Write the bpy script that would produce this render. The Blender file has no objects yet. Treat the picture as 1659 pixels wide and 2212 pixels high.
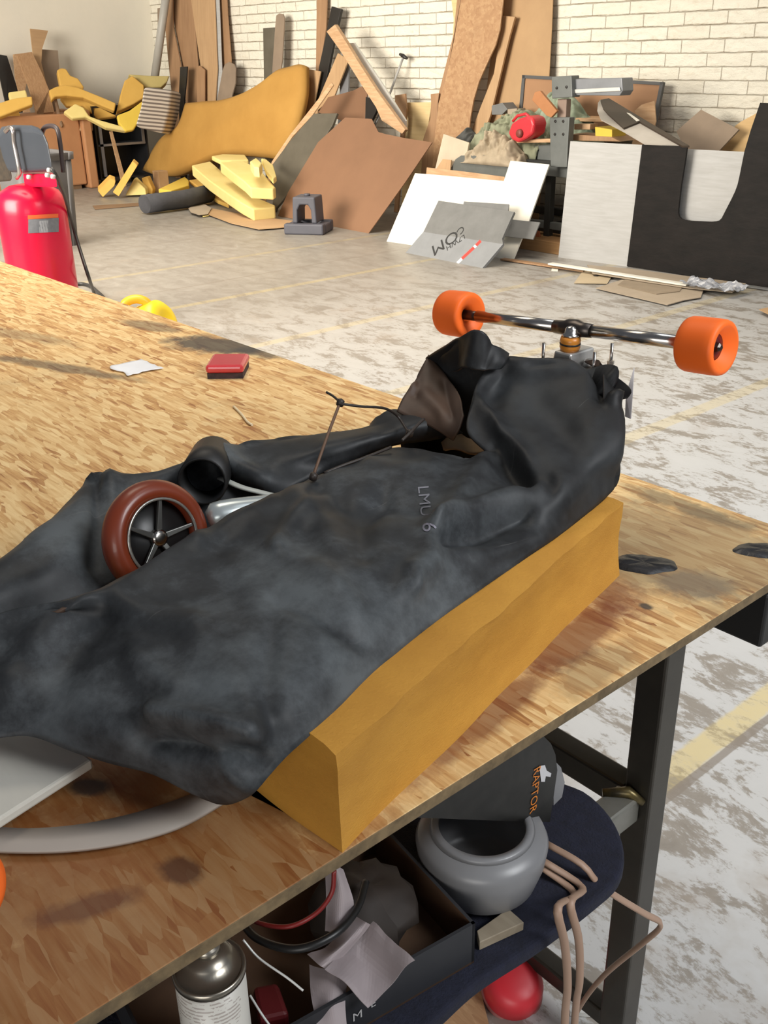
import bpy, bmesh, math, random
from mathutils import Vector, Matrix, noise, geometry
random.seed(7)
S = bpy.context.scene
COL = S.collection

# ------------------------------------------------------------------ camera
# World: X runs along the back wall, Y runs into the back wall, Z up, metres.
PX_F, PX_CX, PX_CY = 2126.4, 829.5, 1106.0
PITCH, ROLL, AZ = math.radians(24.92), math.radians(1.06), math.radians(-40.6)
CAM = Vector((0, 0, 1.55))
def _camrot():
    fwd = Vector((0, math.cos(PITCH), -math.sin(PITCH))); right = Vector((1, 0, 0)); down = fwd.cross(right)
    c, s = math.cos(ROLL), math.sin(ROLL)
    xc = c*right + s*down; yc = -s*right + c*down
    h = lambda a: Vector((math.sin(a), math.cos(a), 0))
    B = Matrix((h(AZ+math.pi), h(AZ+math.pi/2), (0, 0, 1)))
    R = Matrix((xc, yc, fwd)).transposed()
    return B @ R
ROT = _camrot()
ROTI = ROT.transposed()
cd = bpy.data.cameras.new('camera'); cam = bpy.data.objects.new('camera', cd); COL.objects.link(cam)
cd.sensor_fit = 'VERTICAL'; cd.sensor_height = 36; cd.lens = 36*PX_F/2212; cd.clip_start = 0.05; cd.clip_end = 100
xr, yd, zf = ROT.col[0], ROT.col[1], ROT.col[2]
cam.matrix_world = Matrix(((xr[0], -yd[0], -zf[0], CAM[0]), (xr[1], -yd[1], -zf[1], CAM[1]), (xr[2], -yd[2], -zf[2], CAM[2]), (0, 0, 0, 1)))
S.camera = cam

# ------------------------------------------------------------------ light
S.view_settings.view_transform = 'Standard'; S.view_settings.look = 'None'
S.view_settings.gamma = 1.0; S.view_settings.use_curve_mapping = False
S.view_settings.exposure = 0.0
W = bpy.data.worlds.new('world'); S.world = W; W.use_nodes = True
W.node_tree.nodes['Background'].inputs[0].default_value = (0.80, 0.86, 1.0, 1)
W.node_tree.nodes['Background'].inputs[1].default_value = 0.13
def area(name, loc, target, sx, sy, power, color):
    l = bpy.data.lights.new(name, 'AREA'); l.shape = 'RECTANGLE'; l.size = sx; l.size_y = sy; l.energy = power; l.color = color
    o = bpy.data.objects.new(name, l); COL.objects.link(o); o.location = loc
    o.rotation_euler = (Vector(target)-Vector(loc)).to_track_quat('-Z', 'Y').to_euler()
    return o
def spread(o, deg): o.data.spread = math.radians(deg); return o
spread(area('high_window_daylight', (3.7, 2.9, 4.9), (-0.9, 2.5, 0.8), 3.6, 2.4, 66, (0.96, 0.98, 1.0)), 60)
spread(area('skylight_daylight', (-6.9, 2.7, 6.0), (-6.9, 3.3, 0), 9.0, 4.4, 320, (1.0, 0.90, 0.75)), 84)
spread(area('near_overhead_fill', (0.6, 3.6, 5.4), (0.2, 3.4, 0), 3.2, 2.4, 24, (0.92, 0.96, 1.0)), 70)  # added overhead fill for wheels, foam and right floor, no known opening
area('front_fill', (3.0, -4.5, 1.8), (-0.8, 1.0, 1.0), 3.2, 2.6, 135, (1.0, 0.97, 0.92))  # added fill from behind the camera for wheels and foam, no known door
spread(area('side_door_daylight', (-6.8, -3.2, 3.0), (-8.9, 7.7, 1.7), 5.0, 3.6, 590, (1.0, 0.93, 0.81)), 105)

# ------------------------------------------------------------------ projection helpers
def ray(x, y): return ROT @ Vector(((x-PX_CX)/PX_F, (y-PX_CY)/PX_F, 1))
def onz(x, y, z): d = ray(x, y); return CAM + d*((z-CAM.z)/d.z)
def onY(x, y, Y): d = ray(x, y); return CAM + d*(Y/d.y)
def onX(x, y, X): d = ray(x, y); return CAM + d*(X/d.x)
def proj(p):
    v = ROTI @ (Vector(p)-CAM)
    return (PX_F*v.x/v.z+PX_CX, PX_F*v.y/v.z+PX_CY)
def onplane(x, y, pl):
    p0, n = pl; d = ray(x, y); return CAM + d*((p0-CAM).dot(n)/d.dot(n))
def leanY(y0, y1, z1): return (Vector((0, y0, 0)), Vector((0, -z1, y1-y0)).normalized())      # leans back on the back wall
def leanX(x0, x1, z1): return (Vector((x0, 0, 0)), Vector((z1, 0, -(x1-x0))).normalized())     # leans on the left wall
def flatY(y): return (Vector((0, y, 0)), Vector((0, -1, 0)))
def flatX(x): return (Vector((x, 0, 0)), Vector((1, 0, 0)))
def flatZ(z): return (Vector((0, 0, z)), Vector((0, 0, 1)))
def plane3(a, b, c):
    a, b, c = Vector(a), Vector(b), Vector(c); n = (b-a).cross(c-a).normalized()
    if n.dot(CAM-a) < 0: n = -n
    return (a, n)

# ------------------------------------------------------------------ materials
def nodes_of(m):
    m.use_nodes = True; nt = m.node_tree
    return nt, nt.nodes, nt.links, nt.nodes['Principled BSDF']
def N(nt, t, **kw):
    n = nt.nodes.new(t)
    for k, v in kw.items():
        if k.startswith('i_'):
            key = k[2:]; key = int(key) if key.isdigit() else key
            n.inputs[key].default_value = v
        else: setattr(n, k, v)
    return n
def ramp(nt, fac, stops):
    r = nt.nodes.new('ShaderNodeValToRGB'); el = r.color_ramp.elements
    while len(el) < len(stops): el.new(0.5)
    for e, (p, c) in zip(el, stops): e.position = p; e.color = (c[0], c[1], c[2], 1)
    nt.links.new(fac, r.inputs[0]); return r.outputs[0]
def mixc(nt, fac, a, b, bt='MIX'):
    m = nt.nodes.new('ShaderNodeMix'); m.data_type = 'RGBA'; m.blend_type = bt
    for s, v in ((0, fac), (6, a), (7, b)):
        if hasattr(v, 'is_linked') or hasattr(v, 'links'): nt.links.new(v, m.inputs[s])
        elif s == 0: m.inputs[0].default_value = v
        else: m.inputs[s].default_value = (v[0], v[1], v[2], 1)
    return m.outputs[2]
def math_(nt, op, a, b=0.0, clamp=False):
    m = nt.nodes.new('ShaderNodeMath'); m.operation = op; m.use_clamp = clamp
    for i, v in enumerate((a, b)):
        if hasattr(v, 'links'): nt.links.new(v, m.inputs[i])
        else: m.inputs[i].default_value = v
    return m.outputs[0]
def coords(nt, scale=(1, 1, 1), rot=(0, 0, 0), loc=(0, 0, 0)):
    t = nt.nodes.new('ShaderNodeTexCoord'); m = nt.nodes.new('ShaderNodeMapping')
    m.inputs['Scale'].default_value = scale; m.inputs['Rotation'].default_value = rot; m.inputs['Location'].default_value = loc
    nt.links.new(t.outputs['Object'], m.inputs[0]); return m.outputs[0]
def noise_n(nt, vec, scale, detail=5, rough=0.6, dist=0.0):
    n = N(nt, 'ShaderNodeTexNoise', i_Scale=scale, i_Detail=detail, i_Roughness=rough, i_Distortion=dist)
    nt.links.new(vec, n.inputs['Vector']); return n.outputs['Fac']
def bump(nt, bs, h, strength, dist):
    b = N(nt, 'ShaderNodeBump', i_Strength=strength, i_Distance=dist); nt.links.new(h, b.inputs['Height']); nt.links.new(b.outputs[0], bs.inputs['Normal'])
MATS = {}
def mat(name, c, c2=None, scale=6.0, rough=0.6, metal=0.0, stretch=(1, 1, 1), bmp=0.0, bscale=None, spec=0.5, detail=5, coat=0.0, trans=0.0):
    """plain material: two tones mixed by a (stretched) noise, optional bump"""
    if name in MATS: return MATS[name]
    m = bpy.data.materials.new(name); nt, nd, lk, bs = nodes_of(m)
    c2 = c2 or tuple(v*0.82 for v in c)
    v = coords(nt, stretch)
    f = noise_n(nt, v, scale, detail, 0.62)
    lk.new(ramp(nt, f, [(0.34, c2), (0.66, c)]), bs.inputs['Base Color'])
    bs.inputs['Roughness'].default_value = rough; bs.inputs['Metallic'].default_value = metal
    bs.inputs['Specular IOR Level'].default_value = spec; bs.inputs['Coat Weight'].default_value = coat
    if trans: bs.inputs['Transmission Weight'].default_value = trans
    if bmp:
        bump(nt, bs, noise_n(nt, v, bscale or scale*5, 4), 0.6, bmp)
    MATS[name] = m; return m
def wood(name, c, c2, grain=(1.2, 40, 40), rough=0.6, rot=(0, 0, 0)):
    if name in MATS: return MATS[name]
    m = bpy.data.materials.new(name); nt, nd, lk, bs = nodes_of(m)
    v = coords(nt, grain, rot)
    f = noise_n(nt, v, 1.5, 6, 0.6, 0.4); g = noise_n(nt, coords(nt), 3.0, 3)
    k = math_(nt, 'ADD', math_(nt, 'MULTIPLY', f, 0.7), math_(nt, 'MULTIPLY', g, 0.3))
    lk.new(ramp(nt, k, [(0.36, c2), (0.62, c)]), bs.inputs['Base Color']); bs.inputs['Roughness'].default_value = rough
    bump(nt, bs, f, 0.3, 0.001); MATS[name] = m; return m

def osb_mat(name, pal, flake=14.0, stains_shade=(), grime=0.35, rough=0.55):
    """oriented strand board: three layers of stretched chips laid at different angles"""
    m = bpy.data.materials.new(name); nt, nd, lk, bs = nodes_of(m)
    outc = None; hgt = None
    warp = N(nt, 'ShaderNodeTexNoise', i_Scale=9.0, i_Detail=3.0)
    lk.new(coords(nt), warp.inputs['Vector'])
    for i, ang in enumerate((0.15, 0.75, -0.55, 1.35, -1.0)):
        base = coords(nt, (1.0, 4.6, 1.0), (0, 0, ang), (i*3.1, i*1.7, 0))
        mx = N(nt, 'ShaderNodeVectorMath', operation='ADD')
        sc = N(nt, 'ShaderNodeVectorMath', operation='SCALE'); sc.inputs['Scale'].default_value = 0.045
        lk.new(warp.outputs['Color'], sc.inputs[0]); lk.new(base, mx.inputs[0]); lk.new(sc.outputs[0], mx.inputs[1])
        vo = N(nt, 'ShaderNodeTexVoronoi', i_Scale=flake*(1+0.15*i), i_Randomness=1.0); lk.new(mx.outputs[0], vo.inputs['Vector'])
        sp = N(nt, 'ShaderNodeSeparateColor'); lk.new(vo.outputs['Color'], sp.inputs[0])
        grain = noise_n(nt, coords(nt, (6, 90, 6), (0, 0, ang), (i, 0, 0)), 1.6, 3)
        val = math_(nt, 'ADD', math_(nt, 'MULTIPLY', sp.outputs[0], 0.36), math_(nt, 'MULTIPLY', grain, 0.64))
        col = ramp(nt, val, pal)
        if outc is None: outc = col; hgt = sp.outputs[1]
        else:
            msk = math_(nt, 'GREATER_THAN', sp.outputs[2], 0.52)
            outc = mixc(nt, msk, outc, col)
            hm = nt.nodes.new('ShaderNodeMix'); lk.new(msk, hm.inputs[0]); lk.new(hgt, hm.inputs[2]); lk.new(sp.outputs[1], hm.inputs[3]); hgt = hm.outputs[0]
    gr = noise_n(nt, coords(nt), 5.0, 8, 0.7)
    outc = mixc(nt, math_(nt, 'MULTIPLY', ramp(nt, gr, [(0.52, (0, 0, 0)), (0.75, (1, 1, 1))]), grime), outc, (0.05, 0.04, 0.03))
    ed = noise_n(nt, coords(nt), 14.0, 5, 0.7)
    for (sx, sy, rx, ry, ang, col, a) in stains_shade:
        v = coords(nt)
        sub = N(nt, 'ShaderNodeVectorMath', operation='SUBTRACT'); sub.inputs[1].default_value = (sx, sy, 0); lk.new(v, sub.inputs[0])
        mp = nt.nodes.new('ShaderNodeMapping'); mp.vector_type = 'TEXTURE'; mp.inputs['Rotation'].default_value = (0, 0, ang); mp.inputs['Scale'].default_value = (rx, ry, 1)
        lk.new(sub.outputs[0], mp.inputs[0])
        fl = N(nt, 'ShaderNodeVectorMath', operation='MULTIPLY'); fl.inputs[1].default_value = (1, 1, 0); lk.new(mp.outputs[0], fl.inputs[0])
        ln = N(nt, 'ShaderNodeVectorMath', operation='LENGTH'); lk.new(fl.outputs[0], ln.inputs[0])
        d = math_(nt, 'ADD', ln.outputs['Value'], math_(nt, 'MULTIPLY', math_(nt, 'SUBTRACT', ed, 0.5), 1.3))
        msk = ramp(nt, d, [(0.55, (a, a, a)), (1.0, (0, 0, 0))])
        outc = mixc(nt, msk, outc, col)
    lk.new(outc, bs.inputs['Base Color']); bs.inputs['Roughness'].default_value = rough
    bump(nt, bs, hgt, 0.5, 0.0012)
    MATS[name] = m; return m

def brick_mat():
    m = bpy.data.materials.new('painted_split_brick'); nt, nd, lk, bs = nodes_of(m)
    t = nt.nodes.new('ShaderNodeTexCoord'); s = nt.nodes.new('ShaderNodeSeparateXYZ'); c = nt.nodes.new('ShaderNodeCombineXYZ')
    lk.new(t.outputs['Object'], s.inputs[0]); lk.new(s.outputs[0], c.inputs[0]); lk.new(s.outputs[2], c.inputs[1])
    wob = N(nt, 'ShaderNodeTexNoise', i_Scale=9.0, i_Detail=4.0); lk.new(t.outputs['Object'], wob.inputs['Vector'])
    sc = N(nt, 'ShaderNodeVectorMath', operation='SCALE'); sc.inputs['Scale'].default_value = 0.014; lk.new(wob.outputs['Color'], sc.inputs[0])
    ad = N(nt, 'ShaderNodeVectorMath', operation='ADD'); lk.new(c.outputs[0], ad.inputs[0]); lk.new(sc.outputs[0], ad.inputs[1])
    b = nt.nodes.new('ShaderNodeTexBrick'); lk.new(ad.outputs[0], b.inputs['Vector'])
    b.inputs['Scale'].default_value = 1.0; b.inputs['Brick Width'].default_value = 0.395; b.inputs['Row Height'].default_value = 0.1016
    b.inputs['Mortar Size'].default_value = 0.0045; b.inputs['Mortar Smooth'].default_value = 0.7; b.offset = 0.37
    b.inputs['Color1'].default_value = (0.86, 0.82, 0.71, 1); b.inputs['Color2'].default_value = (0.82, 0.77, 0.65, 1); b.inputs['Mortar'].default_value = (0.66, 0.59, 0.46, 1)
    n1 = noise_n(nt, coords(nt, (1, 1, 1.9)), 11.0, 7, 0.66, 0.25)
    col = mixc(nt, ramp(nt, n1, [(0.55, (0, 0, 0)), (0.72, (0.45, 0.45, 0.45))]), b.outputs['Color'], (0.62, 0.53, 0.40))
    zz = math_(nt, 'FRACT', math_(nt, 'ADD', math_(nt, 'MULTIPLY', s.outputs[2], 1/0.1016), math_(nt, 'MULTIPLY', math_(nt, 'SUBTRACT', wob.outputs['Fac'], 0.5), 0.16)))
    crack = ramp(nt, math_(nt, 'ABSOLUTE', math_(nt, 'SUBTRACT', zz, 0.5)), [(0.45, (0, 0, 0)), (0.485, (1, 1, 1))])
    brk = noise_n(nt, coords(nt, (1, 1, 0.3)), 3.5, 4, 0.7)
    col = mixc(nt, math_(nt, 'MULTIPLY', crack, ramp(nt, brk, [(0.40, (0.10, 0.10, 0.10)), (0.54, (0.95, 0.95, 0.95))])), col, (0.36, 0.29, 0.20))
    lk.new(col, bs.inputs['Base Color']); bs.inputs['Roughness'].default_value = 0.75
    h = math_(nt, 'SUBTRACT', math_(nt, 'MULTIPLY', n1, 1.1), math_(nt, 'MULTIPLY', b.outputs['Fac'], 0.8))
    bump(nt, bs, h, 0.9, 0.022); return m

def floor_mat():
    m = bpy.data.materials.new('worn_painted_concrete'); nt, nd, lk, bs = nodes_of(m)
    v = coords(nt)
    sp = nt.nodes.new('ShaderNodeSeparateXYZ'); lk.new(v, sp.inputs[0])
    big = noise_n(nt, v, 0.55, 4, 0.6); mid = noise_n(nt, coords(nt, (1.0, 1.7, 1)), 5.0, 9, 0.68, 0.6); fine = noise_n(nt, coords(nt, (1, 2.2, 1), (0, 0, 0.3)), 24.0, 8, 0.75)
    base = ramp(nt, mid, [(0.30, (0.205, 0.182, 0.155)), (0.55, (0.275, 0.252, 0.220)), (0.75, (0.34, 0.317, 0.285))])
    # worn white paint in the near bay, the far floor is bare
    nearm = ramp(nt, math_(nt, 'ADD', math_(nt, 'ADD', math_(nt, 'MULTIPLY', sp.outputs[0], 0.16), 0.98), math_(nt, 'MULTIPLY', big, 0.35)), [(0.15, (0, 0, 0)), (0.75, (1, 1, 1))])
    wear = math_(nt, 'ADD', math_(nt, 'MULTIPLY', mid, 0.62), math_(nt, 'MULTIPLY', fine, 0.38))
    paint = ramp(nt, wear, [(0.455, (0, 0, 0)), (0.50, (1, 1, 1))])
    pm = math_(nt, 'MULTIPLY', paint, nearm)
    col = mixc(nt, math_(nt, 'MULTIPLY', pm, 0.74), base, (0.50, 0.505, 0.505))
    # yellow stall lines: strips at constant X, and dark joints
    def strip(x, hw, soft): 
        d = math_(nt, 'ABSOLUTE', math_(nt, 'SUBTRACT', sp.outputs[0], x))
        d = math_(nt, 'ADD', d, math_(nt, 'MULTIPLY', math_(nt, 'SUBTRACT', mid, 0.5), soft))
        return ramp(nt, math_(nt, 'MULTIPLY', d, 1.0/(2*hw)), [(0.42, (1, 1, 1)), (0.56, (0, 0, 0))])
    for x, hw, a in YELLOW:
        k = math_(nt, 'MULTIPLY', strip(x, hw, 0.03), math_(nt, 'MULTIPLY', ramp(nt, wear, [(0.40, (0.25, 0.25, 0.25)), (0.52, (1, 1, 1))]), a))
        col = mixc(nt, k, col, (0.56, 0.43, 0.14))
    for x, hw, a in JOINT:
        col = mixc(nt, math_(nt, 'MULTIPLY', strip(x, hw, 0.012), a), col, (0.20, 0.17, 0.14))
    spots = noise_n(nt, coords(nt, (1, 2.4, 1), (0, 0, 0.5)), 9.0, 7, 0.7)
    col = mixc(nt, math_(nt, 'MULTIPLY', ramp(nt, spots, [(0.63, (0, 0, 0)), (0.70, (1, 1, 1))]), 0.65), col, (0.16, 0.14, 0.11))
    big2 = noise_n(nt, coords(nt, (1, 1, 1), (0, 0, 0), (4, 2, 0)), 1.6, 6, 0.65)
    col = mixc(nt, math_(nt, 'MULTIPLY', ramp(nt, big2, [(0.58, (0, 0, 0)), (0.66, (1, 1, 1))]), 0.42), col, (0.30, 0.255, 0.21))
    lk.new(col, bs.inputs['Base Color']); bs.inputs['Roughness'].default_value = 0.42
    bump(nt, bs, wear, 0.25, 0.003); return m

# ------------------------------------------------------------------ object helpers
def finish(o, label=None, cat=None, group=None, kind=None):
    if label: o['label'] = label
    if cat: o['category'] = cat
    if group: o['group'] = group
    if kind: o['kind'] = kind
    return o
def empty(name, loc, label, cat, group=None):
    o = bpy.data.objects.new(name, None); COL.objects.link(o); o.location = Vector(loc); o.empty_display_size = 0.05
    return finish(o, label, cat, group)
WLOC = {}
class MB:
    def __init__(self): self.bm = bmesh.new(); self.smooth = False
    def verts(self, pts): return [self.bm.verts.new(Vector(p)) for p in pts]
    def face(self, vs):
        try: return self.bm.faces.new(vs)
        except ValueError: return None
    def prism(self, pts, off):
        off = Vector(off); a = self.verts(pts); b = self.verts([Vector(p)+off for p in pts]); n = len(a)
        self.face(a); self.face(b[::-1])
        for i in range(n): self.face([a[i], b[i], b[(i+1) % n], a[(i+1) % n]])
        return self
    def box(self, lo, hi, M=None):
        p = [Vector((x, y, z)) for z in (lo[2], hi[2]) for (x, y) in ((lo[0], lo[1]), (hi[0], lo[1]), (hi[0], hi[1]), (lo[0], hi[1]))]
        if M is not None: p = [M @ q for q in p]
        v = self.verts(p)
        for f in ((0, 3, 2, 1), (4, 5, 6, 7), (0, 1, 5, 4), (1, 2, 6, 5), (2, 3, 7, 6), (3, 0, 4, 7)): self.face([v[i] for i in f])
        return self
    def tube(self, path, r, seg=10, cap=True, flat=1.0):
        path = [Vector(p) for p in path]; rings = []; up = None
        rs = r if isinstance(r, (list, tuple)) else [r]*len(path)
        for i, p in enumerate(path):
            t = (path[min(i+1, len(path)-1)]-path[max(i-1, 0)]).normalized()
            if up is None:
                up = Vector((0, 0, 1)) if abs(t.z) < 0.9 else Vector((1, 0, 0))
            s = t.cross(up).normalized(); up = s.cross(t).normalized()
            rings.append(self.verts([p+(s*math.cos(a)*rs[i]+up*math.sin(a)*rs[i]*flat) for a in (2*math.pi*k/seg for k in range(seg))]))
        for a, b in zip(rings, rings[1:]):
            for k in range(seg):
                f = self.face([a[k], a[(k+1) % seg], b[(k+1) % seg], b[k]])
                if f: f.smooth = True
        if cap: self.face(rings[0][::-1]); self.face(rings[-1])
        return self
    def lathe(self, prof, origin, axis, seg=40, closed=False, smooth=True):
        """prof: (axial, radius) list"""
        origin = Vector(origin); ax = Vector(axis).normalized(); u = ax.orthogonal().normalized(); w = ax.cross(u)
        rings = []
        for (h, r) in prof:
            if r < 1e-6: rings.append([self.bm.verts.new(origin+ax*h)])
            else: rings.append(self.verts([origin+ax*h+(u*math.cos(a)+w*math.sin(a))*r for a in (2*math.pi*k/seg for k in range(seg))]))
        pairs = list(zip(rings, rings[1:]))
        if closed: pairs.append((rings[-1], rings[0]))
        for a, b in pairs:
            for k in range(seg):
                k2 = (k+1) % seg
                if len(a) == 1 and len(b) == 1: continue
                if len(a) == 1: f = self.face([a[0], b[k2], b[k]])
                elif len(b) == 1: f = self.face([a[k], a[k2], b[0]])
                else: f = self.face([a[k], a[k2], b[k2], b[k]])
                if f: f.smooth = smooth
        return self
    def grid(self, rows, smooth=True):
        vr = [self.verts(r) for r in rows]
        for a, b in zip(vr, vr[1:]):
            for k in range(len(a)-1):
                f = self.face([a[k], a[k+1], b[k+1], b[k]])
                if f: f.smooth = smooth
        return self
    def build(self, name, m, parent=None, bevel=0.0, seg=2, solid=0.0, base=None, subsurf=0, mats=None):
        bmesh.ops.recalc_face_normals(self.bm, faces=self.bm.faces[:]) if not solid else None
        if parent is not None: org = WLOC[parent.name]
        elif base is not None: org = Vector(base)
        else:
            xs = [v.co for v in self.bm.verts]
            org = Vector(((min(p.x for p in xs)+max(p.x for p in xs))/2, (min(p.y for p in xs)+max(p.y for p in xs))/2, min(p.z for p in xs)))
        for v in self.bm.verts: v.co -= org
        me = bpy.data.meshes.new(name); self.bm.to_mesh(me); self.bm.free()
        for mm in (mats or [m]): me.materials.append(mm)
        o = bpy.data.objects.new(name, me); COL.objects.link(o)
        WLOC[o.name] = org.copy()
        if parent is not None: o.parent = parent
        else: o.location = org
        if solid:
            md = o.modifiers.new('thickness', 'SOLIDIFY'); md.thickness = abs(solid); md.offset = -1 if solid > 0 else 1
            if mats and len(mats) > 1: md.material_offset = 1
        if bevel:
            md = o.modifiers.new('bevel', 'BEVEL'); md.width = bevel; md.segments = seg; md.limit_method = 'ANGLE'; md.angle_limit = math.radians(35)
        if subsurf:
            md = o.modifiers.new('subd', 'SUBSURF'); md.levels = subsurf; md.render_levels = subsurf
        return o
def root(name, loc, label, cat, group=None):
    o = empty(name, loc, label, cat, group); WLOC[o.name] = Vector(loc); return o
def catmull(P, n):
    """resample a polyline of Vectors to n points along a Catmull-Rom spline (chord parametrised)"""
    P = [Vector(p) for p in P]
    if len(P) == 2: return [P[0].lerp(P[1], i/(n-1)) for i in range(n)]
    L = [0]
    for a, b in zip(P, P[1:]): L.append(L[-1]+max((b-a).length, 1e-6))
    out = []
    for i in range(n):
        t = L[-1]*i/(n-1); k = 0
        while k < len(P)-2 and t > L[k+1]: k += 1
        u = (t-L[k])/(L[k+1]-L[k]); p1, p2 = P[k], P[k+1]
        p0 = P[k-1] if k > 0 else p1*2-p2; p3 = P[k+2] if k+2 < len(P) else p2*2-p1
        out.append(0.5*((2*p1)+(p2-p0)*u+(2*p0-5*p1+4*p2-p3)*u*u+(3*p1-p0-3*p2+p3)*u**3))
    return out
def poly3(pts, pl, drop=False):
    Q = [onplane(x, y, pl) for x, y in pts]
    if drop:
        n = len(Q); best = None
        for i in range(n):
            s = Q[i].z+Q[(i+1) % n].z
            if best is None or s < best[0]: best = (s, i)
        i = best[1]; j = (i+1) % n; p0, nn = pl
        def down(q):                      # straight down the slope of the plane to the floor
            g = Vector((0, 0, -1)); g = g-nn*g.dot(nn)
            return q+g*(q.z-(0.004 if drop is True else drop))/(-g.z)
        ins = [down(Q[i]), down(Q[j])]
        Q = Q[:i+1]+ins+Q[i+1:] if j != 0 else Q+ins
    return Q
def board(name, label, cat, pts, pl, th, m, group=None, parent=None, drop=False, bevel=0.0, seg=2):
    b = MB().prism(poly3(pts, pl, drop), -pl[1]*th)
    o = b.build(name, m, parent, bevel=bevel, seg=seg)
    if parent is None: finish(o, label, cat, group)
    elif label: o['label'] = label
    return o
def text_mesh(s, size):
    """flat text as verts/faces, centred, in the XY plane"""
    cu = bpy.data.curves.new('lettering', 'FONT'); cu.body = s; cu.size = size; cu.align_x = 'CENTER'; cu.align_y = 'CENTER'; cu.resolution_u = 3
    o = bpy.data.objects.new('lettering', cu); COL.objects.link(o)
    dg = bpy.context.evaluated_depsgraph_get(); me = bpy.data.meshes.new_from_object(o.evaluated_get(dg))
    vs = [v.co.copy() for v in me.vertices]; fs = [list(p.vertices) for p in me.polygons]
    bpy.data.objects.remove(o); bpy.data.curves.remove(cu); bpy.data.meshes.remove(me)
    return vs, fs
def lettering(name, s, size, origin, ex, ey, m, parent, lift=0.0006, label=None):
    vs, fs = text_mesh(s, size); ex = Vector(ex).normalized(); ey = Vector(ey).normalized(); n = ex.cross(ey)
    mb = MB(); bv = mb.verts([Vector(origin)+ex*v.x+ey*v.y+n*lift for v in vs])
    for f in fs: mb.face([bv[i] for i in f])
    o = mb.build(name, m, parent)
    if label: o['label'] = label
    return o
YELLOW = [(-0.968, 0.036, 0.62), (-2.38, 0.04, 0.34), (-3.58, 0.04, 0.30), (-4.81, 0.04, 0.26), (-6.02, 0.035, 0.30), (-7.28, 0.035, 0.22)]
JOINT = [(-0.922, 0.011, 0.8), (-6.55, 0.016, 0.45), (-9.75, 0.03, 0.4), (-8.4, 0.03, 0.25)]
WY, WX = 7.72, -13.85       # back wall, left wall

# ------------------------------------------------------------------ room shell
def struct(name, pts, m):
    b = MB(); b.face(b.verts(pts)); o = b.build(name, m, base=(0, 0, 0)); o['kind'] = 'structure'; return o
bmf = MB(); bmf.face(bmf.verts([(WX, -4, 0), (3, -4, 0), (3, WY, 0), (WX, WY, 0)]))
fl = bmf.build('floor', floor_mat(), base=(0, 0, 0)); fl['kind'] = 'structure'
w1 = MB().box((WX-0.2, WY, 0), (3, WY+0.2, 4.2)).build('wall_back', brick_mat(), base=(0, 0, 0)); w1['kind'] = 'structure'
w2 = MB().box((WX-0.2, -4, 0), (WX, WY, 4.2)).build('wall_left', mat('smooth_painted_wall', (0.86, 0.81, 0.70), (0.81, 0.77, 0.67), scale=1.2, rough=0.8, bmp=0.004, bscale=7), base=(0, 0, 0)); w2['kind'] = 'structure'

# ------------------------------------------------------------------ palette
BROWN1 = wood('brown_plywood_skin', (0.40, 0.235, 0.125), (0.31, 0.175, 0.09), (30, 1.0, 1.5))
BROWN2 = wood('tan_plywood_skin', (0.52, 0.335, 0.18), (0.42, 0.26, 0.135), (26, 1.0, 1.2))
BROWN3 = wood('dark_brown_board', (0.24, 0.145, 0.08), (0.17, 0.10, 0.055), (26, 1, 1))
GREYBR = mat('grey_brown_board', (0.30, 0.225, 0.16), (0.24, 0.18, 0.13), 3, 0.7)
HARD = mat('hardboard', (0.235, 0.122, 0.066), (0.205, 0.106, 0.057), 2.2, 0.55)
CARDB = mat('cardboard', (0.47, 0.30, 0.155), (0.40, 0.25, 0.13), 2.0, 0.75)
CARDG = mat('greyish_cardboard', (0.40, 0.325, 0.245), (0.34, 0.275, 0.20), 4, 0.75)
PINE = wood('pine', (0.58, 0.38, 0.22), (0.43, 0.25, 0.125), (4, 30, 30))
PALEPLY = wood('pale_plywood', (0.72, 0.55, 0.29), (0.62, 0.45, 0.22), (1.5, 1, 22))
BLACKB = mat('black_board', (0.022, 0.02, 0.018), (0.014, 0.012, 0.011), 4, 0.42)
BLACKPLY = mat('black_stained_plywood', (0.014, 0.011, 0.010), (0.007, 0.006, 0.0055), 5, 0.6, stretch=(1, 1, 2.5), bmp=0.003, bscale=9, spec=0.2)
OLIVE = mat('dark_olive_board', (0.12, 0.105, 0.078), (0.095, 0.083, 0.06), 5, 0.5)
WHITEB = mat('white_coated_board', (0.82, 0.79, 0.70), (0.78, 0.75, 0.66), 2.0, 0.45)
WHITEW = wood('whitewashed_plywood', (0.47, 0.47, 0.465), (0.405, 0.40, 0.39), (3, 1, 30), 0.6)
GREYB = mat('grey_foam_board', (0.185, 0.186, 0.182), (0.155, 0.156, 0.152), 9, 0.6)
GREYL = mat('pale_grey_foam_board', (0.25, 0.258, 0.268), (0.22, 0.228, 0.237), 9, 0.55)
OSBT = osb_mat('osb_tall', [(0.15, (0.33, 0.175, 0.085)), (0.5, (0.42, 0.245, 0.125)), (0.85, (0.50, 0.32, 0.17))], 20.0, grime=0.1)
FOAM = mat('amber_foam', (0.48, 0.26, 0.058), (0.42, 0.22, 0.045), 2.0, 0.85, bmp=0.003, bscale=30)
FOAMY = mat('pale_yellow_foam', (0.80, 0.66, 0.27), (0.74, 0.58, 0.21), 2.0, 0.85)
FOAMO = mat('orange_yellow_foam', (0.70, 0.43, 0.10), (0.62, 0.36, 0.075), 2.0, 0.85)
FOAMB = mat('bright_yellow_foam', (0.78, 0.55, 0.08), (0.70, 0.48, 0.06), 2.0, 0.85)
STEELG = mat('grey_painted_steel', (0.17, 0.18, 0.175), (0.13, 0.14, 0.135), 5, 0.45, metal=0.2)
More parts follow.
